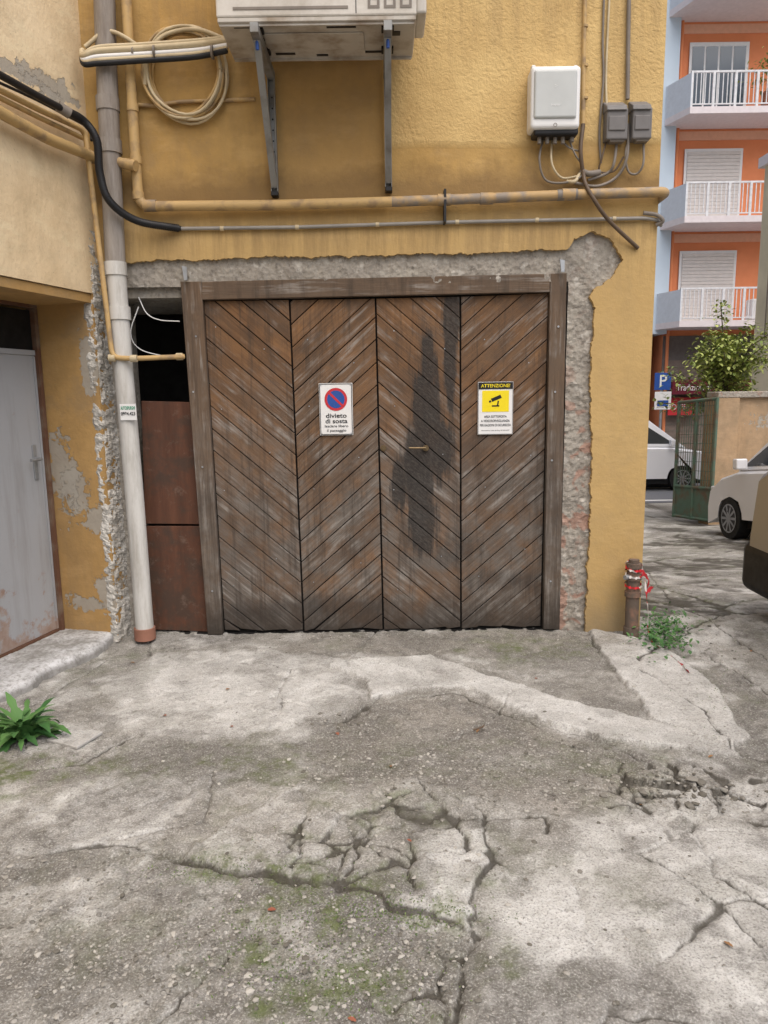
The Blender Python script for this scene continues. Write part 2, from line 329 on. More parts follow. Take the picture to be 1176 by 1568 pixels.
# ------------------------------------------------------------ signs
def sign(name,tl,br,y):
    e=empty(name); a=W(*tl,y); b=W(*br,y); cx=(a.x+b.x)/2; cz=(a.z+b.z)/2; w=(b.x-a.x); h=a.z-b.z
    box('plate',(cx-w/2,y,cz-h/2),(cx+w/2,y+.004,cz+h/2),m_white,e,.001); return e,cx,cz,w,h
m_red=simple('sign_red',(.55,.04,.05),.4,var=.1); m_blue=simple('sign_blue',(.03,.09,.34),.4,var=.1); m_yel=simple('sign_yellow',(.85,.68,.02),.4,var=.05)
e,cx,cz,w,h=sign('no_parking_sign',(488,587),(541,666),.010); y=.0085
def framerect(e,cx,cz,w,h,t,y,mat):
    o=[(cx-w/2,y,cz-h/2),(cx+w/2,y,cz-h/2),(cx+w/2,y,cz+h/2),(cx-w/2,y,cz+h/2)]; w-=2*t;h-=2*t
    o+=[(cx-w/2,y,cz-h/2),(cx+w/2,y,cz-h/2),(cx+w/2,y,cz+h/2),(cx-w/2,y,cz+h/2)]
    meshobj('border',o,[(i,(i+1)%4,4+(i+1)%4,4+i) for i in range(4)],mat,e)
framerect(e,cx,cz,w-.006,h-.006,.004,y,m_black)
dc=(cx,y,cz+h*.19); disc('roundel_rim',dc,.066,m_red,e); disc('roundel_field',(cx,y-.0006,dc[2]),.051,m_blue,e)
a=rad(-45); ux,uz=math.cos(a),math.sin(a); L=.054; t=.0065
meshobj('slash',[(cx+ux*L*s1-uz*t*s2,y-.0012,dc[2]+uz*L*s1+ux*t*s2) for s1,s2 in((-1,-1),(1,-1),(1,1),(-1,1))],[(0,1,2,3)],m_red,e)
text('divieto',(cx,y,cz-h*.125),.036,m_black,e,w*.62,off=.002); text('di sosta',(cx,y,cz-h*.23),.036,m_black,e,w*.66,off=.002)
text('lasciare libero',(cx,y,cz-h*.325),.02,m_black,e,w*.70); text('il passaggio',(cx,y,cz-h*.41),.02,m_black,e,w*.58)
for sx in (-1,1):
    for sz in (-1,1): disc('screw',(cx+sx*(w/2-.012),y-.0008,cz+sz*(h/2-.012)),.003,m_galv,e,n=10)
e,cx,cz,w,h=sign('video_surveillance_sign',(732,585),(785,665),.010)
framerect(e,cx,cz,w-.004,h-.004,.0018,y,m_black)
box('header',(cx-w/2+.004,y-.0004,cz+h/2-.042),(cx+w/2-.004,y+.001,cz+h/2-.004),m_black,e); text('ATTENZIONE!',(cx,y-.0012,cz+h/2-.023),.027,m_yel,e,w*.82)
box('yellow_field',(cx-w*.38,y-.0002,cz-.02),(cx+w*.38,y+.001,cz+h/2-.050),m_yel,e)
cc=Vector((cx,y-.0012,cz+.042))
def rotq(px,pz,w_,h_,an):
    return [(cc.x+px+dx*math.cos(an)-dz*math.sin(an),cc.y,cc.z+pz+dx*math.sin(an)+dz*math.cos(an)) for dx,dz in((-w_,-h_),(w_,-h_),(w_,h_),(-w_,h_))]
meshobj('camera_icon',rotq(.004,.016,.030,.010,rad(22))+rotq(-.032,-.002,.006,.006,rad(22))+rotq(.014,-.012,.004,.014,rad(-10))+rotq(.0,-.028,.022,.004,0),[(0,1,2,3),(4,5,6,7),(8,9,10,11),(12,13,14,15)],m_black,e)
for i,s in enumerate(['AREA SOTTOPOSTA','A VIDEOSORVEGLIANZA','PER RAGIONI DI SICUREZZA']): text(s,(cx,y-.0004,cz-.048-.025*i),.019,m_black,e,w*(.64,.82,.88)[i])
text('Informativa ai sensi del Reg. UE 2016/679',(cx,y-.0004,cz-.128),.008,m_black,e,w*.8)
# ------------------------------------------------------------ left building
lb=empty('left_side_building')
def lbox(name,s0,s1,z0,z1,o0,o1,mat,parent=lb,bev=0):
    return prism(name,[LW(s0,z0,o0),LW(s1,z0,o0),LW(s1,z1,o0),LW(s0,z1,o0)],LN*(o1-o0),mat,parent,bev)
zs=onL(130,447).z
lbox('upper_wall',-.16,5,zs,ZT,-1.2,0,m_stL); 
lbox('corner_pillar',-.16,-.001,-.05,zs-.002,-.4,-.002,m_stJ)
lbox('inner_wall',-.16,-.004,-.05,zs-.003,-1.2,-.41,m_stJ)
lbox('near_pillar',1.15,5,-.05,zs-.002,-.4,-.002,m_stL)
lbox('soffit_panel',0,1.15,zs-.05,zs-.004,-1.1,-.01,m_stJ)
lbox('dark_room',0,1.15,-.03,zs-.06,-.9,-.85,m_dark)
vs=[];nz_=300;path=[(-.157,.0),(-.145,.0),(-.13,0),(-.115,0),(-.10,0),(-.085,.0),(-.07,.0),(-.055,.0),(-.04,0),(-.026,0),(-.012,0),(0,-.006),(.004,-.018),(.005,-.032),(.005,-.046),(.004,-.06)]
ztop=2.35; n=len(path)
for j in range(nz_+1):
    z=ztop*j/nz_
    for i,(s,o) in enumerate(path):
        edge_=(i==0 or i==n-1); q=LW(s,z,o)
        h=noise.fractal(q*22,.7,2.1,5)+.5*noise.noise(q*75); big_=noise.noise(q*7)
        d=(-.002+.010*h+.006*big_)*(0 if edge_ else 1)-(0.006 if edge_ else 0)
        sj=.035*noise.noise(Vector((z*7,0,3)))+.018*noise.noise(Vector((z*31,0,8)))
        vs.append(LW(s+(d if i>10 else 0)+(sj*.6 if i<4 else 0),z,o+(d if i<14 else 0)+(.004 if not edge_ else 0)+(sj*(i-12)/4 if i>12 else 0)))
fs=[(j*n+i,j*n+i+1,(j+1)*n+i+1,(j+1)*n+i) for j in range(nz_) for i in range(n-1)]
meshobj('broken_corner',vs,fs,m_mas2,lb)
md=empty('grey_metal_door'); k=M('grey_door_paint',.5); x,y,z=k.xyz(); nn_=k.noise(6,7,.7)
rust=k.rng(k.math('SUBTRACT',nn_,k.math('MULTIPLY',k.rng(z,.05,.55),.22)),.43,.50)
gd=k.mix(k.noise(3,5),(.43,.44,.46),(.33,.34,.355)); gd=k.mix(k.math('MULTIPLY',k.rng(k.noise(1,5,.7,k.map((9,9,.8))),.5,.7),.4),gd,(.22,.20,.18))
k.col(k.mix(rust,gd,k.mix(k.noise(20),(.24,.12,.07),(.44,.40,.37)))); k.bump(nn_,.2,.003); m_gd=k.m
m_rust=simple('rusty_frame',(.13,.065,.04),.8,c2=(.20,.15,.11))
lbox('door_sheet',.035,1.1,.07,zs-.33,-.40,-.385,m_gd,md)
lbox('door_fanlight',.035,1.1,zs-.30,zs-.08,-.40,-.388,m_dark,md)
lbox('frame_side',.005,.034,.0,zs-.07,-.41,-.36,m_rust,md); lbox('frame_top',.005,1.1,zs-.068,zs-.05,-.41,-.36,m_rust,md)
lbox('frame_rail',.035,1.1,zs-.329,zs-.301,-.405,-.375,m_gd,md); lbox('frame_foot',.035,1.1,.035,.068,-.41,-.372,m_rust,md)
lbox('edge_fold',.036,.05,.07,zs-.335,-.384,-.378,m_gd,md)
lbox('handle_plate',.09,.12,.98,1.18,-.384,-.378,m_galv,md,.001)
tube('handle',[LW(.105,1.1,-.38),LW(.105,1.1,-.33),LW(.2,1.1,-.33)],.009,m_galv,md,elbow=.02)
k=M('step_marble',.8); sc_=k.mix(k.rng(k.noise(5,8,.78),.44,.6),(.60,.605,.61),(.30,.295,.28)); sc_=k.mix(k.math('MULTIPLY',k.rng(k.noise(50,6,.72),.48,.62),.6),sc_,(.2,.19,.17)); sc_=k.mix(k.math('MULTIPLY',k.rng(k.xyz()[2],.045,.02),.75),sc_,(.17,.16,.145)); k.col(sc_); k.bump(k.noise(30,6,.7),.8,.008); m_step=k.m
vs=[];ns,no=120,50
for i in range(ns+1):
    s=-.02+1.3*i/ns
    wd=.06*math.sin(min(1,max(0,(s+.02)/.5))*math.pi*.9)-.03+.03*noise.noise(Vector((s*6,1,2)))+.012*noise.noise(Vector((s*40,1,2)))
    for j in range(no+1):
        t=j/no; o=-.43+(wd+.43)*t; h=.055+.006*noise.noise(Vector((s*7,t*5,1)))+.003*noise.noise(Vector((s*45,t*25,1)))
        if t>.88: h*=math.sqrt(max(0,1-((t-.88)/.12)**2))
        if t==1: h=-.03
        vs.append(LW(s,h,o))
fs=[(i*(no+1)+j,i*(no+1)+j+1,(i+1)*(no+1)+j+1,(i+1)*(no+1)+j) for i in range(ns) for j in range(no)]
meshobj('door_step',vs,fs,m_step,None,True)
# ------------------------------------------------------------ pipes
k=M('grey_pipe_paint',.5); k.col(k.mix(k.rng(k.noise(1,6,.75,k.map((9,9,1.2))),.4,.65),(.33,.30,.27),(.17,.14,.115))); m_gp=k.m
k=M('pale_pvc',.5); k.col(k.mix(k.rng(k.noise(1,6,.75,k.map((9,9,1.5))),.45,.7),(.60,.59,.56),(.36,.34,.30))); m_pvc=k.m
m_yp=simple('ochre_pipe_paint',(.50,.34,.15),.55,scale=9,c2=(.30,.21,.12),thr=(.48,.62))
m_yp2=simple('worn_ochre_pipe',(.42,.28,.13),.6,scale=12,c2=(.25,.21,.17),thr=(.42,.58))
m_cream=simple('cream_cable',(.56,.47,.31),.5,c2=(.40,.32,.20)); m_gcab=simple('grey_cable',(.23,.20,.17),.5); m_bcab=simple('brown_cable',(.13,.09,.06),.5)
dp=empty('downpipe')
P=[W(158,-60,-.11),W(163,100,-.11),W(177,410,-.11)]
tube('upper_pipe',P,.054,m_gp,dp); tube('lower_pipe',[W(177,405,-.11),W(188,550,-.11),W(206,760,-.11),W(222,966,-.11)],.052,m_pvc,dp)
for a,b,mt in [(165,160,m_gp),(169,225,m_gp),(177,412,m_pvc),(183,480,m_pvc)]:
    p=W(a,b,-.11); tube('collar',[p-Vector((0,0,.035)),p+Vector((0,0,.035))],.060,mt,dp)
p=W(222,968,-.11); tube('clay_foot',[p-Vector((0,0,.04)),p+Vector((0,0,.03))],.062,simple('terracotta',(.33,.16,.11),.85),dp)
p=W(195,631,-.168); box('flyer',(p.x-.04,-.169,p.z-.045),(p.x+.05,-.166,p.z+.045),m_white,dp); mg=simple('green_ink',(.02,.30,.16),.5)
text('AUTOSPURGHI',(p.x+.005,-.171,p.z+.022),.026,mg,dp,.08,off=.003); text('0984.423',(p.x+.005,-.171,p.z-.01),.026,m_black,dp,.08,off=.003)
gp=empty('gas_pipe')
tube('main_run',[W(190,-60,-.09),W(200,120,-.09),W(208,250,-.09),W(213,316,-.09),W(420,314,-.09),W(600,309,-.09)],.027,m_yp,gp,elbow=.07)
tube('main_run_right',[W(600,309,-.09),W(760,303,-.09),W(905,297,-.09),W(1012,294,-.09),W(1012,294,-.09)+Vector((.03,0.02,0)),W(1012,294,-.09)+Vector((.04,.25,0))],.027,m_yp2,gp,elbow=.04)
for a,b in [(680,306),(745,304),(870,298),(230,315)]:
    p=W(a,b,-.09); tube('sleeve',[p-Vector((.035,0,0)),p+Vector((.035,0,0))],.031,m_yp2,gp)
p=W(878,298,-.09); tube('grey_sleeve',[p-Vector((.09,0,.003)),p+Vector((.02,0,.002))],.0295,m_gcab,gp)
for b in (165,245,300):
    q={165:203,245:208,300:212}[b]; p=W(q,b,-.09); tube('sleeve',[p-Vector((0,0,.02)),p+Vector((0,0,.02))],.031,m_yp,gp)
p=W(681,306,-.09); box('clamp',(p.x-.006,-.12,p.z-.12),(p.x+.006,-.04,p.z+.05),m_black,gp)
p1=W(208,254,-.14); tube('branch_from_left',[LW(3,onL(0,172,.06).z+.25,.06),onL(0,172,.06),onL(75,213,.06),onL(150,243,.07),p1],.028,m_yp,gp,elbow=.05)
p=onL(150,243,.07); tube('sleeve',[p-Vector((.03,.03,0)),p+Vector((.03,.02,0))],.033,m_yp2,gp)
q=onL(130,200,.05); tube('thin_branch',[onL(-20,128,.05),onL(60,168,.05),q,W(146,330,-.16),W(172,548,-.17),W(205,549,-.17),W(282,546,-.02)],.014,m_yp,gp,elbow=.05)
tube('thin_branch_upper',[onL(-20,140,.035),onL(60,180,.035),onL(128,212,.035)],.012,m_yp,gp)
for a,b in [(172,548),(275,546),(205,549)]:
    p=W(a,b,-.17 if a<250 else -.02); tube('coupling',[p-Vector((.018,0,0)),p+Vector((.018,0,0))],.02,m_cream,gp)
cn=empty('electrical_conduit')
Q=[onL(-30,98,.10),onL(60,148,.10),onL(98,168,.11),W(128,185,-.28),W(148,215,-.26),W(153,265,-.24),W(168,308,-.22),W(210,338,-.14),W(275,350,-.06)]
CP=catmull(Q,12); tube('corrugated_hose',CP,.017,m_black,cn)
for i in range(24,len(CP)-1,1):
    d=(CP[i+1]-CP[i]); 
    for t in (0,.5):
        p=CP[i]+d*t; u=d.normalized()*.004; tube('hose_rib',[p-u,p+u],.0205,m_black,cn,res=3)
p=onL(98,168,.11); tube('hose_collar',[p-Vector((.02,.02,-.01)),p+Vector((.02,.02,-.012))],.026,m_gcab,cn)
tube('thin_black_cable',[onL(-20,118,.04),onL(50,150,.05),onL(100,176,.04),onL(135,196,.03),W(140,215,-.15)],.007,m_black,cn,True)
tube('conduit_run',[W(275,350,-.055),W(450,348,-.055),W(700,340,-.055),W(990,334,-.055),W(1008,337,-.055),W(1012,345,.1)],.010,simple('grey_conduit',(.33,.31,.28),.5),cn,elbow=.03)
for a,b in [(340,350),(455,348),(578,344),(700,340),(822,337),(940,335),(275,350)]:
    p=W(a,b,-.055); tube('clip',[p-Vector((.010,0,0)),p+Vector((.010,0,0))],.013,m_cream if a>300 else m_black,cn)
tube('outlet_tail',[W(985,326,-.06),W(1005,329,-.07),W(1015,338,-.07),W(1005,345,-.05)],.011,m_gcab,cn,True)
tube('left_spur',[W(205,160,-.05),W(235,162,-.05),W(275,156,-.05),W(390,152,-.045)],.010,m_yp,cn)
cb=empty('cable_coil')
for i in range(8):
    c=W(283,108,-.07); r=.20+random.uniform(-.022,.022); ox,oz=random.uniform(-.022,.022),random.uniform(-.03,.012); ph=random.random()*6
    ring=[(c.x+ox+(r+.006*math.sin(2*t*math.pi/16+ph))*math.cos(t*math.pi/16)*1.0,-.06-.011*i/2-.006*math.sin(t*.7+i),c.z+oz+(r+.006*math.sin(3*t*math.pi/16+ph))*math.sin(t*math.pi/16)*1.08) for t in range(33)]
    tube('coil_turn_%d'%i,ring,.0078,m_cream if i%2 else m_yp,cb)
cb2=empty('air_conditioner_pipes')
for i,(dy,mt,r) in enumerate([(0,m_cream,.016),(9,m_white,.012),(19,m_black,.014),(-6,m_cream,.010),(14,m_cream,.012)]):
    tube('line_%d'%i,[W(348,62+dy*.8,-.16),W(300,68+dy,-.14),W(215,74+dy,-.17),W(150,78+dy,-.20),W(128,86+dy*.6,-.2),W(126,78,-.12)],r,mt,cb2,True)
tube('arched_line',[W(130,72,-.16),W(165,48,-.14),W(205,66,-.13),W(235,95,-.1)],.011,m_cream,cb2,True)
tube('arched_line',[W(345,60,-.12),W(300,45,-.1),W(250,55,-.1),W(226,90,-.1),W(222,130,-.09)],.011,m_cream,cb2,True)
for a in (205,237,325): 
    p=W(a,80,-.16); tube('tie',[p-Vector((.005,0,0)),p+Vector((.005,0,0))],.033,m_gcab,cb2)
rc=empty('vertical_cables')
tube('ochre_conduit',[W(897,-60,-.05),W(894,90,-.05),W(893,190,-.05)],.011,m_yp,rc)
tube('pair_a',[W(927,-60,-.045),W(923,60,-.045),W(924,120,-.045),W(918,200,-.045),W(920,250,-.05)],.006,m_gcab,rc,True)
tube('pair_b',[W(936,-60,-.045),W(930,60,-.045),W(928,120,-.045),W(929,165,-.05)],.006,m_cream,rc,True)
tube('black_riser',[W(964,-60,-.05),W(962,60,-.05),W(961,152,-.05)],.011,m_gcab,rc)
for b in (40,100,150): 
    p=W(896,b,-.05); tube('clip',[p-Vector((0,0,.006)),p+Vector((0,0,.006))],.015,m_yp,rc)
lo=empty('loose_cables')
def lc(P,r,mt): tube('cable',[W(a,b,-.05-.03*math.sin(i*1.3)**2) for i,(a,b) in enumerate(P)],r,mt,lo,True)
lc([(832,210),(826,245),(835,275),(862,280),(890,270),(892,250)],.006,m_gcab)
lc([(845,210),(845,250),(860,272),(885,270)],.006,m_cream)
lc([(868,205),(880,235),(890,250)],.005,m_gcab); lc([(852,205),(870,225),(888,232)],.005,m_gcab)
lc([(945,212),(940,250),(930,265),(900,276)],.008,m_gcab); lc([(962,190),(960,240),(945,270),(915,285),(880,280)],.008,m_gcab)
lc([(985,212),(985,250),(975,266),(962,262),(958,235),(965,205)],.006,m_gcab); lc([(930,212),(922,240),(918,262),(940,262),(955,240)],.005,m_bcab)
lc([(890,262),(902,266),(918,264)],.016,m_gcab)
lc([(888,266),(880,278),(868,278)],.010,m_cream)
lc([(893,190),(889,230),(893,268)],.011,m_bcab)
tube('crossing_cable',[W(893,262,-.07),W(896,280,-.1),W(908,303,-.13),W(932,337,-.10),W(977,380,-.045)],.011,m_bcab,lo,True)
ib=empty('inverter_box'); m_ig=simple('inverter_grey',(.52,.54,.53),.4,var=.1)
def rbox(name,tl,br,y0,y1,bev,mat,parent,seg=4):
    a=W(*tl,y0); b=W(*br,y0); return box(name,(a.x,y0,b.z),(b.x,y1,a.z),mat,parent,bev,seg)
rbox('body',(814,100),(888,196),-.16,-.036,.02,m_white,ib); rbox('front_lid',(819,106),(883,180),-.172,-.15,.012,m_ig,ib)
rbox('base',(818,192),(886,206),-.14,-.04,.012,m_black,ib)
for a in (826,838,850,862,876): p=W(a,205,-.1); tube('gland',[p,p-Vector((0,0,.04+.01*(a%3)))],.011,m_gcab,ib)
p=W(851,160,-.174); text('inverter',(p.x,-.1735,p.z),.018,m_white,ib,.05); disc('emblem',(W(851,131,-.174).x,-.1735,W(851,131,-.174).z),.010,m_white,ib,.007,n=3); disc('led_ring',(W(851,195,-.174).x,-.1625,W(851,190,-.174).z),.010,m_gcab,ib,.007)
for a,b in ((819,105),(884,105)): p=W(a,b,-.12); box('lug',(p.x-.01,-.09,p.z),(p.x+.01,-.04,p.z+.03),m_white,ib,.003)
m_jb=simple('dark_grey_box',(.19,.18,.175),.5)
for i,(a,b,c,d) in enumerate([(930,153,961,213),(970,152,998,212)]):
    j=empty('junction_box'); rbox('housing',(a,b+12),(c,d),-.11,-.036,.008,m_jb,j,2); q=W(a-.5,b+14,-.12);r_=W(c+.5,b,-.12)
    prism('sloped_hood',[(q.x,-.036,q.z+.0),(q.x,-.122,q.z-.005),(q.x,-.115,q.z+.02),(q.x,-.036,r_.z+.02)],(r_.x-q.x,0,0),m_jb,j,.003)
    rbox('cover',(a+3,b+24),(c-3,d-14),-.117,-.105,.004,m_jb,j,2); rbox('gland_plate',(a+4,d-4),(c-4,d+4),-.10,-.05,.006,m_gcab,j,2)
# ------------------------------------------------------------ air conditioner
ac=empty('air_conditioner_unit'); zb=3.17; ax0=W(331,30,-.55).x; ax1=W(638,30,-.55).x; yb=-.14
k=M('ac_paint',.45); k.col(k.mix(k.rng(k.noise(4,6,.7),.4,.7),(.60,.57,.52),(.42,.38,.32))); m_ac=k.m
m_acb=simple('ac_underside',(.50,.47,.42),.5,c2=(.28,.22,.16))
box('casing',(ax0,-.55,zb+.02),(ax1,yb,zb+.72),m_ac,ac,.008,2)
box('base_pan',(ax0+.004,-.546,zb),(ax1-.004,yb-.005,zb+.021),m_acb,ac,.003)
for yy in (-.535,yb-.03): box('pan_lip',(ax0+.01,yy,zb-.012),(ax1-.01,yy+.012,zb),m_acb,ac)
for i,(fx,fy,rx,ry) in enumerate([(.12,-.5,.04,.008),(.3,-.22,.05,.01),(.5,-.20,.03,.01),(.62,-.49,.07,.007),(.8,-.23,.06,.01),(.9,-.42,.02,.02),(.2,-.38,.012,.012),(.72,-.36,.012,.012),(.45,-.4,.014,.014)]):
    x=ax0+(ax1-ax0)*fx; box('drain_slot',(x-rx,fy-ry,zb-.0035),(x+rx,fy+ry,zb-.001),m_black,ac)
box('raised_pan_panel',(ax0+.2,-.44,zb-.007),(ax1-.25,-.27,zb-.001),m_acb,ac,.003)
box('valve_cover',(ax1,-.5,zb+.05),(ax1+.05,-.24,zb+.35),m_ac,ac,.01,2)
for i in range(3): framerect(ac,ax1-.20+.075*i,zb+.075,.055,.05,.012,-.5525,m_gcab)
box('badge',(ax0+.08,-.5528,zb+.05),(ax1-.32,-.55,zb+.062),m_gcab,ac)
box('panel_seam',(ax1-.285,-.5512,zb+.03),(ax1-.281,-.55,zb+.7),m_black,ac)
fc=((ax0+ax1)/2-.1,-.556,zb+.38)
disc('fan_opening',(fc[0],-.5515,fc[2]),.25,m_black,ac)
for i in range(6): disc('grille_ring',(fc[0],-.556-.001*i,fc[2]),.05+.04*i,m_ac,ac,.045+.04*i)
for i in range(8):
    an=i*math.pi/8; tube('grille_bar',[(fc[0]+.26*math.cos(an)*s,-.565,fc[2]+.26*math.sin(an)*s) for s in(-1,1)],.003,m_ac,ac,res=2)
m_bg=simple('bracket_steel',(.27,.27,.26),.5,.4,c2=(.17,.15,.13))
for a,b in ((421,298),(595,291)):
    brk=empty('wall_bracket')
    p=W(a,b,-.06); x=p.x; zz=p.z
    for s in (-.018,.016): box('upright_flange',(x+s,-.075,zz),(x+s+.003,-.036,zb-.02),m_bg,brk)
    box('upright_web',(x-.0145,-.042,zz),(x+.0155,-.036,zb-.02),m_bg,brk)
    for q in range(9): disc('slot',(x,-.0425,zz+.06+q*.055),.005,m_black,brk,n=10)
    box('arm',(x-.02,-.58,zb-.058),(x+.02,-.04,zb-.014),m_bg,brk,.002)
    prism('strut',[(x-.016,-.08,zz+.03),(x-.016,-.08,zz+.075),(x-.016,-.47,zb-.06),(x-.016,-.51,zb-.06)],(.032,0,0),m_bg,brk)
    box('foot',(x-.018,-.09,zz-.012),(x+.02,-.036,zz+.012),m_black,brk,.003)
    for yy in (-.48,-.26): box('rubber_mount',(x-.03,yy-.03,zb-.0137),(x+.03,yy+.03,zb-.0005),m_black,brk)
    tube('mount_bolt',[(x,-.5,zb-.1),(x,-.5,zb-.0)],.008,m_blue,brk)
# ------------------------------------------------------------ standpipe w/ tape
sp=empty('drain_standpipe'); m_ir=simple('corroded_iron',(.13,.10,.08),.85,scale=20,c2=(.24,.14,.10),bump=.5)
b0=W(966,975,-.14); b0.z=0
def up_(z,dx=0): return Vector((b0.x+dx,b0.y,z))
zt=W(963,862,-.14).z
tube('pipe',[up_(-.05),up_(zt-.05)],.038,m_ir,sp); 
for z0,z1,r in [(.0,.06,.045),(zt-.2,zt-.17,.046),(zt-.1,zt-.07,.046),(zt-.03,zt,.044)]: tube('collar',[up_(z0),up_(z1)],r,m_ir,sp)
tube('neck',[up_(zt-.06),up_(zt+.02)],.03,m_ir,sp); tube('side_tap',[up_(zt-.08),up_(zt-.08)+Vector((-.06,-.03,0))],.014,m_galv,sp)
tp=empty('barrier_tape'); k=M('red_white_tape',.4); wv=k.nt.nodes.new('ShaderNodeTexWave'); wv.inputs['Scale'].default_value=5; wv.bands_direction='DIAGONAL'; k.nt.links.new(k.co,wv.inputs[0]); k.col(k.mix(k.rng(wv.outputs['Fac'],.45,.5),(.7,.65,.63),(.62,.03,.04))); m_tape=k.m
def ribbon(P,w,mat,parent):
    P=catmull(P,6); vs=[];fs=[]
    for i,p in enumerate(P):
        tw=Vector((math.sin(i*.8)*.5,math.cos(i*.9)*.3,1)).normalized()*w*(.7+.3*math.sin(i*1.7)); vs+=[p-tw,p+tw]
    fs=[(2*i,2*i+1,2*i+3,2*i+2) for i in range(len(P)-1)]; return meshobj('strip',vs,fs,mat,parent,True)
for zz,tl in ((zt-.13,.01),(zt-.06,.02),(zt-.02,.02)):
    ribbon([up_(zz)+Vector((.048*math.cos(t),.048*math.sin(t),tl*math.sin(t))) for t in np.linspace(0,6.4,12)],.010,m_tape,tp)
ribbon([up_(zt-.05,.04),up_(zt-.1,.09),up_(zt-.17,.08),up_(zt-.15,.12)],.02,m_red,tp)
ribbon([up_(zt-.1,.05)+Vector((0,-.05,0)),up_(zt-.25,.07)+Vector((0,-.06,0)),up_(.05,.1),G(1000,985),G(1035,1015)+Vector((0,0,.01)),G(1055,1035)+Vector((0,0,.02))],.014,m_tape,tp)
# ------------------------------------------------------------ ground
TB=rng.random((256,256))
def vn(x,y,s=0):
    x=x+s*17.3; y=y+s*9.1; xi=np.floor(x).astype(int); yi=np.floor(y).astype(int); fx=x-xi; fy=y-yi; fx=fx*fx*(3-2*fx); fy=fy*fy*(3-2*fy)
    a=TB[xi&255,yi&255]; b=TB[(xi+1)&255,yi&255]; c=TB[xi&255,(yi+1)&255]; d=TB[(xi+1)&255,(yi+1)&255]
    return (a*(1-fx)+b*fx)*(1-fy)+(c*(1-fx)+d*fx)*fy
def fbm(x,y,s=0,o=5):
    t=0;a=1;n=0; ca,sa=.8,.6
    for i in range(o):
        t=t+a*vn(x,y,s+i*3); n+=a; a*=.55; x,y=(x*ca-y*sa)*2.03,(x*sa+y*ca)*2.03
    return t/n-.5
def gz0(y):
    y=np.asarray(y,float); return -np.interp(y,[-1000,0.15,1,3,5.8,8,11,1000],[0,0,.09,.33,.68,.85,1.1,1.1])
xs=np.concatenate([[-300,-100,-40,-15,-6,-3.2],np.arange(-2.5,2.6,.0072),np.arange(2.6,6,.05),np.arange(6,16,.5),[20,40,100,300]])
ys=np.concatenate([[-300,-80,-20,-8,-4],np.arange(-3.0,.15,.0072),np.arange(.15,3,.018),np.arange(3,8,.05),np.arange(8,20,.5),[25,50,120,300]])
X,Y=np.meshgrid(xs,ys); x=X.ravel(); y=Y.ravel(); N=len(x)
wx=x+.06*fbm(x*4,y*4,1)+.04*fbm(x*18,y*18,2,3); wy=y+.06*fbm(x*4,y*4,5)+.04*fbm(x*18,y*18,6,3)
near=(x>-2.6)&(x<4)&(y>-3.2)&(y<4)
def segd(px,py,poly,closed=False):
    d=np.full(px.shape,9.0); P=poly+[poly[0]] if closed else poly
    for i in range(len(P)-1):
        ax,ay=P[i];bx,by=P[i+1]; vx,vy=bx-ax,by-ay; L=vx*vx+vy*vy+1e-12
        t=np.clip(((px-ax)*vx+(py-ay)*vy)/L,0,1); d=np.minimum(d,np.hypot(px-ax-t*vx,py-ay-t*vy))
    return d
def g2(P): return [(G(a,b).x,G(a,b).y) for a,b in P]
def poly_mask(P,soft=.03,amp=.1,s=0):
    Q=g2(P); qx=wx+amp*fbm(x*3,y*3,s+31); qy=wy+amp*fbm(x*3,y*3,s+47); d=segd(qx,qy,Q,True); ins=np.zeros(N,bool)
    for i in range(len(Q)):
        ax,ay=Q[i];bx,by=Q[(i+1)%len(Q)]
        if ay==by: continue
        c=((ay>qy)!=(by>qy))&(qx<(bx-ax)*(qy-ay)/(by-ay)+ax); ins^=c
    sd=np.where(ins,d,-d); t=np.clip(sd/soft+.5,0,1); return t*t*(3-2*t)
def ell(a,b,rx,ry,soft=.4,amp=.5,s=0):
    c=G(a,b); e=G(a+rx,b); f=G(a,b+ry); RX=abs(e.x-c.x); RY=abs(f.y-c.y)
    d=np.hypot((wx-c.x)/RX,(wy-c.y)/RY)+amp*1.5*fbm(x*7,y*7,s+60); t=np.clip((1-d)/soft+.5,0,1); return t*t*(3-2*t)
mA=poly_mask([(500,1022),(560,1012),(660,1006),(740,1036),(800,1055),(860,1072),(900,1085),(985,1108),(1120,1138),(1130,1160),(1060,1152),(940,1140),(850,1112),(790,1088),(720,1058),(640,1056),(600,1066),(572,1070),(558,1042)],.010,.04,1)
mB=poly_mask([(900,962),(990,984),(1040,1005),(1100,1060),(1150,1130),(1120,1150),(1000,1105),(950,1040)],.02,.06,2)
mC=poly_mask([(225,1000),(420,995),(560,1022),(565,1068),(490,1104),(400,1122),(290,1135),(190,1120),(150,1060)],.08,.16,3)
mD=np.maximum(ell(150,1245,110,50,.6,1.2,1),ell(330,1215,90,30,.6,1.2,2)*.6)
mE=poly_mask([(760,1330),(850,1270),(1000,1240),(1400,1330),(1500,1700),(700,1700),(740,1450)],.12,.12,4)
mF=ell(860,1405,75,75,1.2,.9,5)
mG=np.maximum(ell(800,1160,160,16,.5,1.2,70),ell(420,1180,120,16,.5,1.3,71))
plate=poly_mask([(270,1312),(440,1215),(470,1190),(640,1195),(745,1250),(750,1320),(715,1400),(728,1438),(600,1386),(520,1350),(400,1338)],.010,.03,5)
sand=poly_mask([(470,1130),(590,1075),(700,1066),(800,1100),(960,1160),(1010,1210),(860,1250),(640,1190),(450,1215)],.08,.14,6)
damp=ell(720,985,240,20,.9,1.0,72)
stain=np.maximum(.6*ell(668,1043,44,18,.5,.9,7),ell(932,1085,52,24,.35,.7,8))
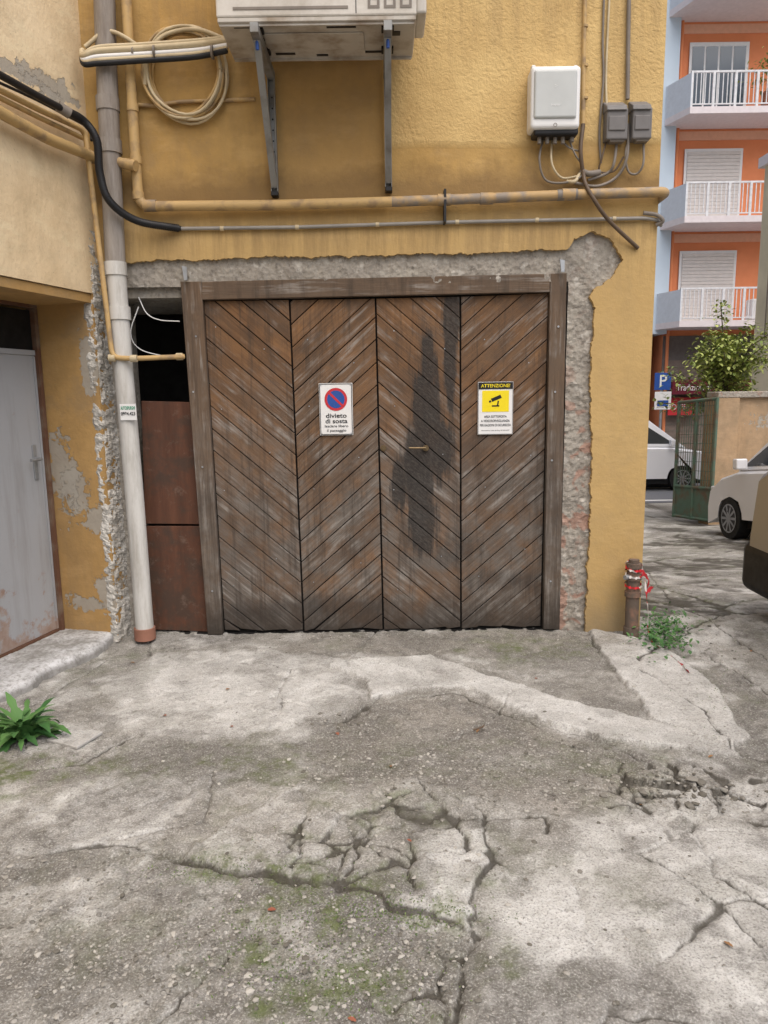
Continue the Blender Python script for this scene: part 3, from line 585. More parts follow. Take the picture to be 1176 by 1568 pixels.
rawL=poly_mask([(-200,1290),(250,1300),(400,1340),(520,1352),(600,1388),(728,1440),(735,1500),(700,1700),(-400,1700)],.05,.05,7)
def cells(region,n,s):
    r=np.random.default_rng(s); x0,x1,y0,y1=region; P=np.c_[r.uniform(x0,x1,n),r.uniform(y0,y1,n)]; H=r.uniform(-1,1,n)
    f1=np.full(N,9.);f2=np.full(N,9.);h=np.zeros(N); I=np.where((x>x0-.3)&(x<x1+.3)&(y>y0-.3)&(y<y1+.3))[0]; qx=wx[I];qy=wy[I]; a1=f1[I];a2=f2[I];hh=h[I]
    for (a,b),hv in zip(P,H):
        d=np.hypot(qx-a,qy-b); c=d<a1; a2=np.where(c,a1,np.minimum(a2,d)); a1=np.where(c,d,a1); hh=np.where(c,hv,hh)
    f1[I]=a1;f2[I]=a2;h[I]=hh; return f2-f1,h
e1,h1=cells((-.8,.8,-3.0,-1.2),120,11)
m1=np.maximum(ell(590,1290,165,85,.35,.6,9),ell(640,1500,100,70,.5,.9,12)*.85)
e2,h2=cells((.6,2.6,-2.1,-.6),170,12); m2=ell(1040,1210,150,36,.4,1.2,10)
e3,h3=cells((1.3,5.5,-1.0,7),60,13); m3=((x>1.35)&(y>-.9)&(y<7)&(x<5.6)).astype(float)
e4,h4=cells((-2.5,2.5,-3,-.0),60,14)
G1=lambda d,w: np.exp(-(d/w)**2)
var=np.clip(.85+2.0*fbm(x*6,y*6,91),.35,1.15)
crk=(1.0*G1(e1,.0115)*m1+1.0*G1(e2,.014)*m2)*var+.9*G1(e3,.018)*m3+.8*G1(e4,.009)*np.clip(.35+5*fbm(x*1.5,y*1.5,90),0,1)*var
L=[[(270,1312),(330,1326),(400,1338),(460,1345),(520,1350),(560,1362),(600,1386),(670,1408),(728,1438)],[(728,1438),(712,1410),(730,1360),(752,1320),(742,1280),(748,1250),(700,1215)],
 [(458,1212),(470,1245),(455,1292),(440,1330)],[(455,1292),(540,1290),(600,1300),(640,1320)],[(520,1350),(545,1310),(540,1290),(600,1250)],
 [(728,1438),(700,1470),(715,1520),(700,1580)],[(1058,1255),(1075,1300),(1095,1340),(1140,1370),(1190,1400)],[(950,1150),(1010,1180),(1060,1195),(1100,1235),(1176,1262)],
 [(485,1105),(530,1100),(560,1080),(590,1066)],[(560,1080),(640,1066),(700,1062),(760,1088),(850,1115),(950,1145)],[(30,1185),(120,1170),(200,1130)],[(905,975),(930,1010),(1000,1040),(1080,1090),(1120,1150),(1200,1170)],
 [(640,1195),(700,1260),(830,1250),(840,1280)],[(270,1312),(180,1290),(60,1300)],[(165,1010),(60,1075),(0,1090)],[(985,820),(1030,905),(1100,960),(1180,1010)],[(990,965),(1060,985),(1180,1060)]]
for i,p in enumerate(L):
    d=segd(wx,wy,g2(p)); wdt=.009 if i in (0,1) else .007; crk=crk+ (1.1*np.clip(var+.1,0,1) if i<2 else .9*var)*G1(d,wdt)
crk=np.clip(crk,0,1)
blk=np.exp(-(segd(wx,wy,g2([(495,1106),(530,1104),(565,1082)]))/.02)**2)
sm=np.clip(mA+mB+.6*mC+.8*mE,0,1)
hgt=gz0(y)+.006*fbm(x*2,y*2,20)*near*2+.006*fbm(x*14,y*14,21)
hgt+= .018*mA+.018*mB+.008*mC+.014*plate+.002*mE -.008*rawL*(1+2*fbm(x*30,y*30,22)) +.007*h1*m1+.016*h2*m2+.006*h3*m3*(y<4)-.006*sand
hgt+= .015*fbm(x*26,y*26,23,3)*(1-.8*sm)
pit=np.clip(fbm(x*9,y*9,77)-.12,0,1)*(1-.6*sm); hgt-=.04*pit
hgt-= .016*crk+.02*blk
mot1=fbm(x*2.2,y*2.2,30); mot2=fbm(x*7,y*7,33)
sh=lambda v,a,b: np.clip((v-a)/(b-a),0,1)
light=np.clip(1.0*mA+1.1*mB+.66*mC+.7*mD+.45*mE+.5*mF+.6*mG+.45*plate+.58*sh(mot1,.02,.12)*(1-.8*sand)+.40*sh(mot2,.04,.14)*(1-.6*sand)-.45*sh(mot2,-.05,-.15)*(1-sm)-.5*stain-.7*damp*(1-mA)-.25*blk-1.2*pit+.2*h1*m1+.15*h4,0,1)
moss=np.clip((ell(520,1440,190,120,.9,1.2,13)*1.0+ell(330,1330,120,25,.8,1,14)*.8+ell(640,1400,120,20,.8,1,20)*.9+ell(60,1190,90,30,.8,1.2,15)*.8+ell(820,995,140,22,.8,1,16)*.6+ell(250,1160,260,25,.9,1,17)*.4+ell(600,1170,700,35,.9,1.2,18)*.3+m3*np.exp(-(e3/.06)**2)*.8+.6*G1(e1,.03)*m1)*np.clip(.4+4.0*fbm(x*12,y*12,40),0,1)+.4*np.clip(fbm(x*1.7,y*1.7,41)*4,0,1)*(1-light)*np.clip(.5+4*fbm(x*9,y*9,43),0,1),0,1)*(1-.8*mB)*(1-.6*mA)
brown=np.clip(.7*sand+.6*damp+.3*ell(430,1240,170,60,.9,1,23)+.5*fbm(x*3,y*3,50),0,1)*(1-.7*mA)
dark=np.clip(.8*stain+.55*sand*(.8+2*fbm(x*5,y*5,58))+.45*damp+.6*rawL*(.6+2.5*fbm(x*5,y*5,51))+.5*ell(600,1150,700,40,.9,1,25)+.7*sh(fbm(x*2.6,y*2.6,52),.02,.12)+.6*sh(fbm(x*10,y*10,54),.05,.15)+2*pit,0,1)*(1-.7*mB)*(1-.6*mA)*(1-.35*mC)
raw=np.clip(rawL+.6*sand+.3*m2+.25,0,1)
nx,ny=len(xs),len(ys); me=bpy.data.meshes.new('ground'); me.vertices.add(N); me.vertices.foreach_set('co',np.c_[x,y,hgt].ravel())
i,j=np.meshgrid(np.arange(nx-1),np.arange(ny-1)); a=(j*nx+i).ravel(); q=np.c_[a,a+1,a+1+nx,a+nx].ravel(); nf=len(a)
me.loops.add(4*nf); me.loops.foreach_set('vertex_index',q.astype(np.int32)); me.polygons.add(nf); me.polygons.foreach_set('loop_start',np.arange(nf,dtype=np.int32)*4)
me.update(calc_edges=True); me.validate(); me.polygons.foreach_set('use_smooth',[True]*nf)
for nm,ar in (('light',light),('moss',moss),('brown',brown),('dark',dark),('crack',crk),('raw',raw)):
    me.attributes.new(nm,'FLOAT','POINT').data.foreach_set('value',ar.astype(np.float32))
k=M('worn_concrete',.93,spec=.2)
la,mo,br_,da,cr,ra=[k.attr(n) for n in('light','moss','brown','dark','crack','raw')]
n1=k.noise(4,8,.72); n2=k.noise(26,7,.75); n3=k.noise(150,4,.7)
col=k.mix(k.rng(n1,.40,.60),(.345,.332,.303),(.238,.227,.203))
col=k.mix(k.math('MULTIPLY',la,k.rng(n2,.3,.55,.5,1)),col,k.mix(k.rng(n1,.4,.6),(.69,.685,.66),(.53,.52,.495)))
col=k.mix(k.math('MULTIPLY',br_,.42),col,k.mix(n2,(.34,.288,.23),(.21,.177,.14)))
col=k.mix(k.math('MULTIPLY',da,k.rng(n2,.35,.6,.5,.88)),col,k.mix(n2,(.165,.154,.137),(.108,.101,.091)))
col=k.mix(k.math('MULTIPLY',k.rng(n2,.52,.66),.45),col,(.14,.128,.11))
col=k.mix(k.math('MULTIPLY',k.rng(n3,.52,.64),.55),col,(.10,.09,.078)); col=k.mix(k.math('MULTIPLY',k.rng(n3,.47,.34),.5),col,(.66,.65,.61))
for sc_v,t0,t1 in ((70,.34,.24),(38,.30,.24)):
    vr=k.vor(sc_v); vcol=k.vor(sc_v,out=1); ag=k.math('MULTIPLY',k.rng(vr,t0,t1),k.rng(k.noise(sc_v*.4,3),.48,.53)); ag=k.math('MULTIPLY',ag,k.math('ADD',k.math('MULTIPLY',ra,.85),.1))
    bw=k.nt.nodes.new('ShaderNodeRGBToBW'); k.nt.links.new(vcol,bw.inputs[0]); col=k.mix(k.math('MULTIPLY',ag,.75),col,k.mix(k.rng(bw.outputs[0],.25,.75),(.50,.48,.44),(.12,.11,.095)))
col=k.mix(k.math('MULTIPLY',mo,k.rng(n2,.40,.56,.15,.9)),col,k.mix(n3,(.15,.18,.065),(.09,.105,.05)))
col=k.mix(k.math('MULTIPLY',k.rng(cr,.32,.72),.84),col,(.062,.055,.044)); k.col(col)
h=k.math('ADD',k.math('MULTIPLY',n2,1.0),k.math('ADD',k.math('MULTIPLY',n3,.5),k.math('MULTIPLY',ag,.6))); k.bump(h,.9,.009)
me.materials.append(k.m); ground=link(bpy.data.objects.new('ground',me))
def hz(px,py):
    ii=min(max(np.searchsorted(xs,px),1),nx-1); jj=min(max(np.searchsorted(ys,py),1),ny-1); return float(hgt[jj*nx+ii])
ico=bmesh.new(); bmesh.ops.create_icosphere(ico,subdivisions=1,radius=1); iv=np.array([v.co[:] for v in ico.verts]); ifc=np.array([[v.index for v in f.verts] for f in ico.faces]); ico.free()
GV=[];GF=[];GC=[];c=0
spots=[(1050,1212,130,30,220),(520,1105,45,12,60),(650,1170,300,40,480),(300,1480,300,90,450),(600,1470,160,80,300),(750,1210,250,40,260),(600,1300,560,220,560),(300,1000,250,15,80),(1080,980,80,60,120),(850,975,120,12,80),(560,975,330,6,180),(90,1430,110,110,160)]
for (a,b,ra_,rb_,n) in spots:
    for _ in range(n):
        g=G(a+random.gauss(0,.5)*ra_,min(b+random.gauss(0,.5)*rb_,1700)); 
        if g.y>3 or (g.y>-.02 and g.x<XR) or g.x<-2.3: continue
        bigp=(a in (1050,520) and random.random()<.3)
        r=random.choice([.002,.0025,.003,.003,.004,.004,.006,.007])*random.uniform(.7,1.3)*(2.3 if bigp else 1); sc=np.array([r*random.uniform(.8,1.6),r*random.uniform(.8,1.4),r*random.uniform(.4,.7)])
        v=iv*sc*(1+.25*rng.standard_normal((len(iv),1))*.6); an=random.random()*6.28; R_=np.array([[math.cos(an),-math.sin(an),0],[math.sin(an),math.cos(an),0],[0,0,1]]); v=v@R_.T+np.array([g.x,g.y,hz(g.x,g.y)+r*.12])
        GV.append(v);GF.append(ifc+c);c+=len(iv); GC+= [random.random()*(.6 if bigp else 1)]*len(ifc)
GV=np.vstack(GV);GF=np.vstack(GF)
k=M('pebble',.9); rn=k.attr('rnd'); k.col(k.mix(k.rng(rn,.1,.95),(.13,.12,.10),(.42,.40,.36))); m_peb=k.m
gr=meshobj('gravel',GV.tolist(),GF.tolist(),m_peb); gr.data.attributes.new('rnd','FLOAT','FACE').data.foreach_set('value',GC)
# vegetation
def leafmat(name,a,b):
    k=M(name,.55); rn=k.attr('rnd'); k.col(k.mix(rn,a,b)); return k.m
m_leaf=leafmat('weed_leaf',(.035,.11,.03),(.10,.21,.06)); m_moss=leafmat('moss_leaf',(.06,.10,.03),(.15,.20,.07)); m_lf2=leafmat('tree_leaf',(.14,.20,.045),(.40,.44,.13)); m_dry=leafmat('dry_leaf',(.20,.10,.05),(.32,.18,.08)); m_rl=leafmat('red_leaf',(.22,.06,.04),(.3,.12,.07))
def leaves(name,specs,mat,parent=None):
    V=[];Fc=[];RN=[]
    for (p,yaw,elev,L,w,droop,wav) in specs:
        p=Vector(p); d=Vector((math.cos(yaw),math.sin(yaw),0)); s=Vector((-math.sin(yaw),math.cos(yaw),0)); n=7; b=len(V); e=elev; q=p.copy(); r=random.random()
        for i in range(n+1):
            t=i/n; ww=w*math.sin(math.pi*min(.97,(t*.9+.08)))**.8*(1+wav*math.sin(i*2.6)); 
            u=Vector((0,0,1))*.25*ww
            V+= [q-s*ww+u,q.copy(),q+s*ww+u]; q=q+(d*math.cos(e)+Vector((0,0,math.sin(e))))*(L/n); e-=droop/n
        for i in range(n):
            o=b+3*i; Fc+=[(o,o+1,o+4,o+3),(o+1,o+2,o+5,o+4)]; RN+=[r*.9,min(1,r+.1)]
    ob=meshobj(name,V,Fc,mat,parent,True); ob.data.attributes.new('rnd','FLOAT','FACE').data.foreach_set('value',RN); return ob
wp=G(36,1130); S=[]
for i in range(56):
    yaw=i*2.4+random.uniform(-.3,.3); S.append(((wp.x+random.uniform(-.05,.05),wp.y+random.uniform(-.05,.05),.005),yaw,rad(random.uniform(20,80)),random.uniform(.10,.24),random.uniform(.012,.024),rad(random.uniform(40,110)),.38))
leaves('broadleaf_weed',S,m_leaf)
S=[]
for _ in range(560):
    g=G(random.gauss(1014,20),random.gauss(974,16)); 
    if g.x<XR+.02 and g.y>-.1: continue
    S.append(((g.x,g.y,hz(g.x,g.y)+random.uniform(0,.06)),random.random()*6.28,rad(random.uniform(0,70)),random.uniform(.012,.035),random.uniform(.005,.011),.8,0))
leaves('ground_ivy',S,m_leaf)
S=[]
for (a,b,sx,sy,n) in [(440,1430,80,60,700),(560,1390,70,16,350),(60,1165,50,15,120),(1100,1050,50,40,260),(540,1500,70,45,400),(950,1000,80,8,80),(640,1405,60,10,220),(330,1335,70,8,180)]:
    for _ in range(n):
        g=G(random.gauss(a,sx),random.gauss(b,sy)); S.append(((g.x,g.y,hz(g.x,g.y)),random.random()*6.28,rad(random.uniform(10,70)),random.uniform(.003,.010),random.uniform(.0010,.0022),.6,0))
leaves('moss_tufts',S,m_moss)
S=[]
for (a,b) in [(352,1058),(355,1115),(600,1170),(410,1395),(1108,1445),(545,1560),(730,1120),(630,1295),(200,1015),(870,965),(1150,998),(515,1120),(1085,1160),(250,1100),(980,1225),(820,1040)]:
    g=G(a,b); S.append(((g.x,g.y,hz(g.x,g.y)+.004),random.random()*6.28,rad(random.uniform(0,25)),random.uniform(.015,.03),random.uniform(.005,.008),.4,.2))
leaves('fallen_leaves',S[::2],m_dry); leaves('fallen_leaves',S[1::2],m_rl)
g=G(735,1120); tube('twig',[Vector((g.x-.03,g.y-.01,.012)),Vector((g.x+.01,g.y,.02)),Vector((g.x+.02,g.y+.03,.012))],.004,m_bcab)
dcv=empty('drain_cover'); P4=[G(72,1136),G(118,1148),G(158,1124),G(112,1114)]
m_dc=simple('cover_concrete',(.42,.41,.39),.9,scale=20,c2=(.28,.27,.25))
prism('plate',[p+Vector((0,0,.0)) for p in P4],(0,0,.012),m_dc,dcv,.002)
for t in np.linspace(.1,.9,8):
    a=P4[0].lerp(P4[1],t); b=P4[3].lerp(P4[2],t); tube('rib',[a.lerp(b,.06)+Vector((0,0,.012)),a.lerp(b,.94)+Vector((0,0,.012))],.003,m_dc,dcv,res=2)
    a=P4[0].lerp(P4[3],t); b=P4[1].lerp(P4[2],t); tube('rib',[a.lerp(b,.06)+Vector((0,0,.012)),a.lerp(b,.94)+Vector((0,0,.012))],.003,m_dc,dcv,res=2)
# ------------------------------------------------------------ street
zR=-1.1
k=M('asphalt',.9); k.col(k.mix(k.noise(30,5),(.17,.175,.19),(.11,.113,.122))); k.bump(k.noise(90,4),.5,.005); m_asp=k.m
box('road',(-60,12,zR-.2),(80,17.3,zR+.012),m_asp); rl=empty('road_markings')
box('edge_line',(-60,12.25,zR+.012),(80,12.37,zR+.017),m_white,rl)
for i in range(20): box('dash',(-30+4*i,14.4,zR+.012),(-28.5+4*i,14.52,zR+.017),m_white,rl)
m_pav=simple('pavement_stone',(.33,.31,.29),.9,scale=3)
box('pavement',(-60,17.3,zR-.2),(80,19.3,zR+.13),m_pav,None,.01)
ap=empty('orange_apartment_building'); m_or=simple('orange_render',(.80,.28,.125),.85,var=.12,scale=1.5); m_pk=simple('pink_band',(.80,.45,.31),.85,var=.1); m_bl=simple('pale_blue_render',(.58,.68,.77),.8,var=.1,scale=1)
m_shut=simple('roller_shutter',(.68,.64,.60),.6,var=.1); m_glass=M('window_glass',.08,spec=.8); m_glass.col((.05,.07,.09)); m_glass=m_glass.m
m_slab=simple('balcony_slab',(.76,.70,.71),.7,var=.1); m_chk=simple('balcony_side',(.66,.71,.77),.7,var=.1)
m_blr=simple('balcony_railing',(.78,.79,.81),.5)
x0=8.86;fy=19.3;fh=2.95;z1=3.42
box('body',(x0,fy,zR),(26,fy+9,z1+fh*6),m_or,ap); box('end_strip',(x0-.45,fy-.3,z1-.3),(x0-.003,fy+9,z1+fh*6),m_bl,ap); box('ground_floor',(x0+.002,fy-.05,zR+.1),(26.1,fy-.003,z1-.35),simple('shop_cladding',(.18,.16,.15),.6),ap)
m_pot=simple('flower_pot',(.35,.14,.08),.8)
for f in range(6):
    zz=z1+f*fh; fx=x0-.02
    prism('balcony_slab',[(x0-.05,fy-.004,zz-.18),(x0-.36,fy-.304,zz-.18),(fx,fy-1.3,zz-.18),(19,fy-1.3,zz-.18),(19,fy-.004,zz-.18)],(0,0,.18),m_slab,ap)
    box('storey_band',(x0+.02,fy-.03,zz+2.45),(25.9,fy-.002,zz+2.7),m_pk,ap)
    vs=[];fs=[]
    def addbox(a,b):
        o=len(vs); (p,q,r),(s,t,u)=a,b; vs.extend([(p,q,r),(s,q,r),(s,t,r),(p,t,r),(p,q,u),(s,q,u),(s,t,u),(p,t,u)]); fs.extend([tuple(o+i for i in f_) for f_ in((0,3,2,1),(4,5,6,7),(0,1,5,4),(1,2,6,5),(2,3,7,6),(3,0,4,7))])
    yr=fy-1.27
    for t in range(int(9.9/.125)):
        X_=fx+.03+t*.125; addbox((X_,yr,zz+.08),(X_+.022,yr+.02,zz+.9))
    for t in range(16): X_=fx+t*.62; addbox((X_,yr-.012,zz),(X_+.07,yr+.035,zz+.95))
    addbox((fx,yr-.01,zz+.9),(19,yr+.04,zz+.95)); addbox((fx,yr-.01,zz+.06),(19,yr+.03,zz+.09))
    meshobj('railing',vs,fs,m_blr,ap)
    prism('parapet_cheek',[(x0-.36,fy-.304,zz),(fx,fy-1.3,zz),(fx,fy-1.3,zz+.9),(x0-.36,fy-.304,zz+.9)],(.04,.03,0),m_chk,ap)
    for wi,xw in enumerate((10.12,12.9,16.0)):
        box('window_surround',(xw-.88,fy-.06,zz),(xw+.88,fy-.031,zz+2.2),m_white,ap)
        if f==2 and wi==0 or (f+wi)%3==2 and wi:
            for q in range(4): box('pane',(xw-.80+q*.41,fy-.075,zz+.1),(xw-.80+q*.41+.35,fy-.062,zz+2.08),m_glass,ap)
        else:
            for q in range(20): box('slat',(xw-.8,fy-.085,zz+.06+q*.103),(xw+.8,fy-.062,zz+.06+q*.103+.094),m_shut,ap)
    if f==2:
        S=[]
        for _ in range(260): S.append((Vector((11.2+random.gauss(0,.26),fy-1.1+random.gauss(0,.1),zz+1.0+random.gauss(0,.28))),random.random()*6.28,rad(random.uniform(-50,60)),random.uniform(.08,.15),random.uniform(.02,.035),.6,0))
        leaves('balcony_plant',S,m_lf2,ap); box('pot',(11.0,fy-1.2,zz+.01),(11.45,fy-.95,zz+.45),m_pot,ap,.02)
for q,xq in enumerate((10.0,12.6,15.4)):
    box('shop_shutter',(xq-1.0,fy-.09,zR+.15),(xq+1.0,fy-.055,z1-1.1),simple('brown_shutter',(.24,.19,.16),.6),ap)
    for t in range(16): box('shutter_rib',(xq-1.0,fy-.1,zR+.2+t*.2),(xq+1.0,fy-.091,zR+.23+t*.2),m_gcab,ap)
tube('rain_pipe',[(x0+.12,fy-.08,zR),(x0+.12,fy-.08,z1+fh*6)],.05,m_or,ap)
for q,(xx,zz) in enumerate([(x0+2.3,z1+.05),(x0+2.4,z1+.05+fh*2)]): box('balcony_unit',(xx,fy-.9,zz),(xx+.8,fy-.5,zz+.6),m_white,ap,.02)
ss=empty('shop_sign'); a=W(1030,584,18.7); b=W(1104,603,18.7); m_mar=simple('maroon',(.14,.015,.03),.5)
prism('fascia_board',[(a.x,18.7,b.z),(a.x+3.4,18.7,b.z),(a.x+3.4,18.7,a.z),(a.x+.3,18.7,a.z+.05),(a.x,18.7,a.z)],(0,.25,0),m_mar,ss); text('Tradizioni di',(a.x+.66,18.69,(a.z+b.z)/2),.28,m_white,ss,1.05,off=0)
box('bracket',(a.x,18.9,a.z-.1),(a.x+3.4,19.24,a.z),m_mar,ss)
rp=empty('red_poster'); box('board',(a.x+.0,18.95,b.z-.65),(a.x+1.0,19.0,b.z-.1),m_red,rp); text('OFFERTE',(a.x+.5,18.94,b.z-.4),.24,m_white,rp,.8,off=0)
nb=empty('grey_stone_building'); m_gs=simple('grey_stone',(.40,.38,.37),.85,scale=2)
box('body',(-30,fy+.1,zR),(x0-.5,fy+9,12),m_gs,nb)
for f in range(4):
    for q in range(10): box('window',(x0-3-q*3,fy+.05,zR+1+f*3.2),(x0-1.8-q*3,fy+.097,zR+2.6+f*3.2),m_glass,nb)
ps=empty('parking_sign'); a=W(1003,571,17.5); b=W(1027,597,17.5)
box('panel',(a.x,17.5,b.z),(b.x,17.52,a.z),m_blue,ps,.004); text('P',((a.x+b.x)/2,17.495,(a.z+b.z)/2),(a.z-b.z)*.95,m_white,ps,off=.001)
c_=W(1003,600,17.5); d_=W(1027,627,17.5); box('sub_panel',(c_.x,17.5,d_.z),(d_.x,17.52,c_.z),m_white,ps,.004); box('sub_panel_mark',(c_.x+.08,17.494,d_.z+.1),(d_.x-.08,17.499,c_.z-.25),m_blue,ps)
tube('post',[((a.x+b.x)/2,17.56,zR),((a.x+b.x)/2,17.56,a.z+.05)],.035,m_galv,ps)
bw_=empty('boundary_wall'); m_bw=stucco('stained_wall',(.46,.31,.18),(.38,.27,.17),peel=[((7,8,.9),(.7,2,.2)),((6,8,-.3),(.6,2,.15))],dirt=.9)
box('wall',(5.75,8.0,-1.3),(13,8.28,1.28),m_bw,bw_); box('coping',(5.55,7.92,1.28),(13,8.36,1.38),m_mas,bw_,.01)
box('pier',(5.5,7.9,-1.3),(5.9,8.3,1.277),m_bw,bw_)
mgte=empty('green_metal_gate'); m_gn=simple('green_paint',(.09,.15,.11),.6,c2=(.14,.09,.06),scale=5); A=Vector((5.46,7.75,-.83)); B=Vector((5.24,8.75,-.9))
def gp_(t,z): return A.lerp(B,t)+Vector((0,0,z))
for t in (0,.5,1): tube('stile',[gp_(t,.05),gp_(t,2.12)],.03,m_gn,mgte,res=2)
for z in (.08,.62,2.1): tube('rail',[gp_(0,z),gp_(1,z)],.028,m_gn,mgte,res=2)
meshobj('kick_panel',[gp_(0,.08),gp_(1,.08),gp_(1,.62),gp_(0,.62)],[(0,1,2,3)],m_gn,mgte)
for i in range(1,16): tube('bar',[gp_(i/16,.62),gp_(i/16,2.1)],.006,m_gn,mgte,res=1)
for z in np.linspace(.75,2.0,9): tube('wire',[gp_(0,z),gp_(1,z)],.004,m_gn,mgte,res=1)
yh=empty('yellow_house'); m_yh=simple('pale_yellow_render',(.78,.70,.50),.85,scale=1.2); YX=8.10; box('body',(YX,9.6,-1.2),(15,12,6.0),m_yh,yh); box('cornice',(YX-.1,9.45,6.0),(15.1,12.1,6.2),m_slab,yh)
box('window',(9.5,9.56,1.5),(10.6,9.597,3.1),m_shut,yh); tube('street_cable',[(YX-.03,11.5,2.4),(YX-.03,11.5,6)],.012,m_gcab,yh)
tr=empty('young_tree'); tx,ty=6.08,8.9
m_bark=simple('bark',(.14,.11,.08),.9)
tube('trunk',[(tx,ty,-1),(tx+.05,ty,.5),(tx-.02,ty,1.7)],.05,m_bark,tr,True)
S=[]
for i in range(46):
    an=random.random()*6.28; ln=random.uniform(.5,1.5); el=rad(random.uniform(5,85)); b=Vector((tx,ty,random.uniform(.9,1.8))); tip=b+Vector((math.cos(an)*math.cos(el)*.85,math.sin(an)*math.cos(el),math.sin(el)))*ln*.85
    tube('limb',[b,b.lerp(tip,.5)+Vector((0,0,.06)),tip],.010,m_bark,tr,True,res=1)
    for j in range(100):
        t=random.random()**.6; p=b.lerp(tip,.2+.85*t)+Vector((random.gauss(0,.08),random.gauss(0,.08),random.gauss(0,.08)))
        S.append((p,random.random()*6.28,rad(random.uniform(-40,50)),random.uniform(.06,.11),random.uniform(.018,.030),.6,0))
leaves('foliage',S,m_lf2,tr)
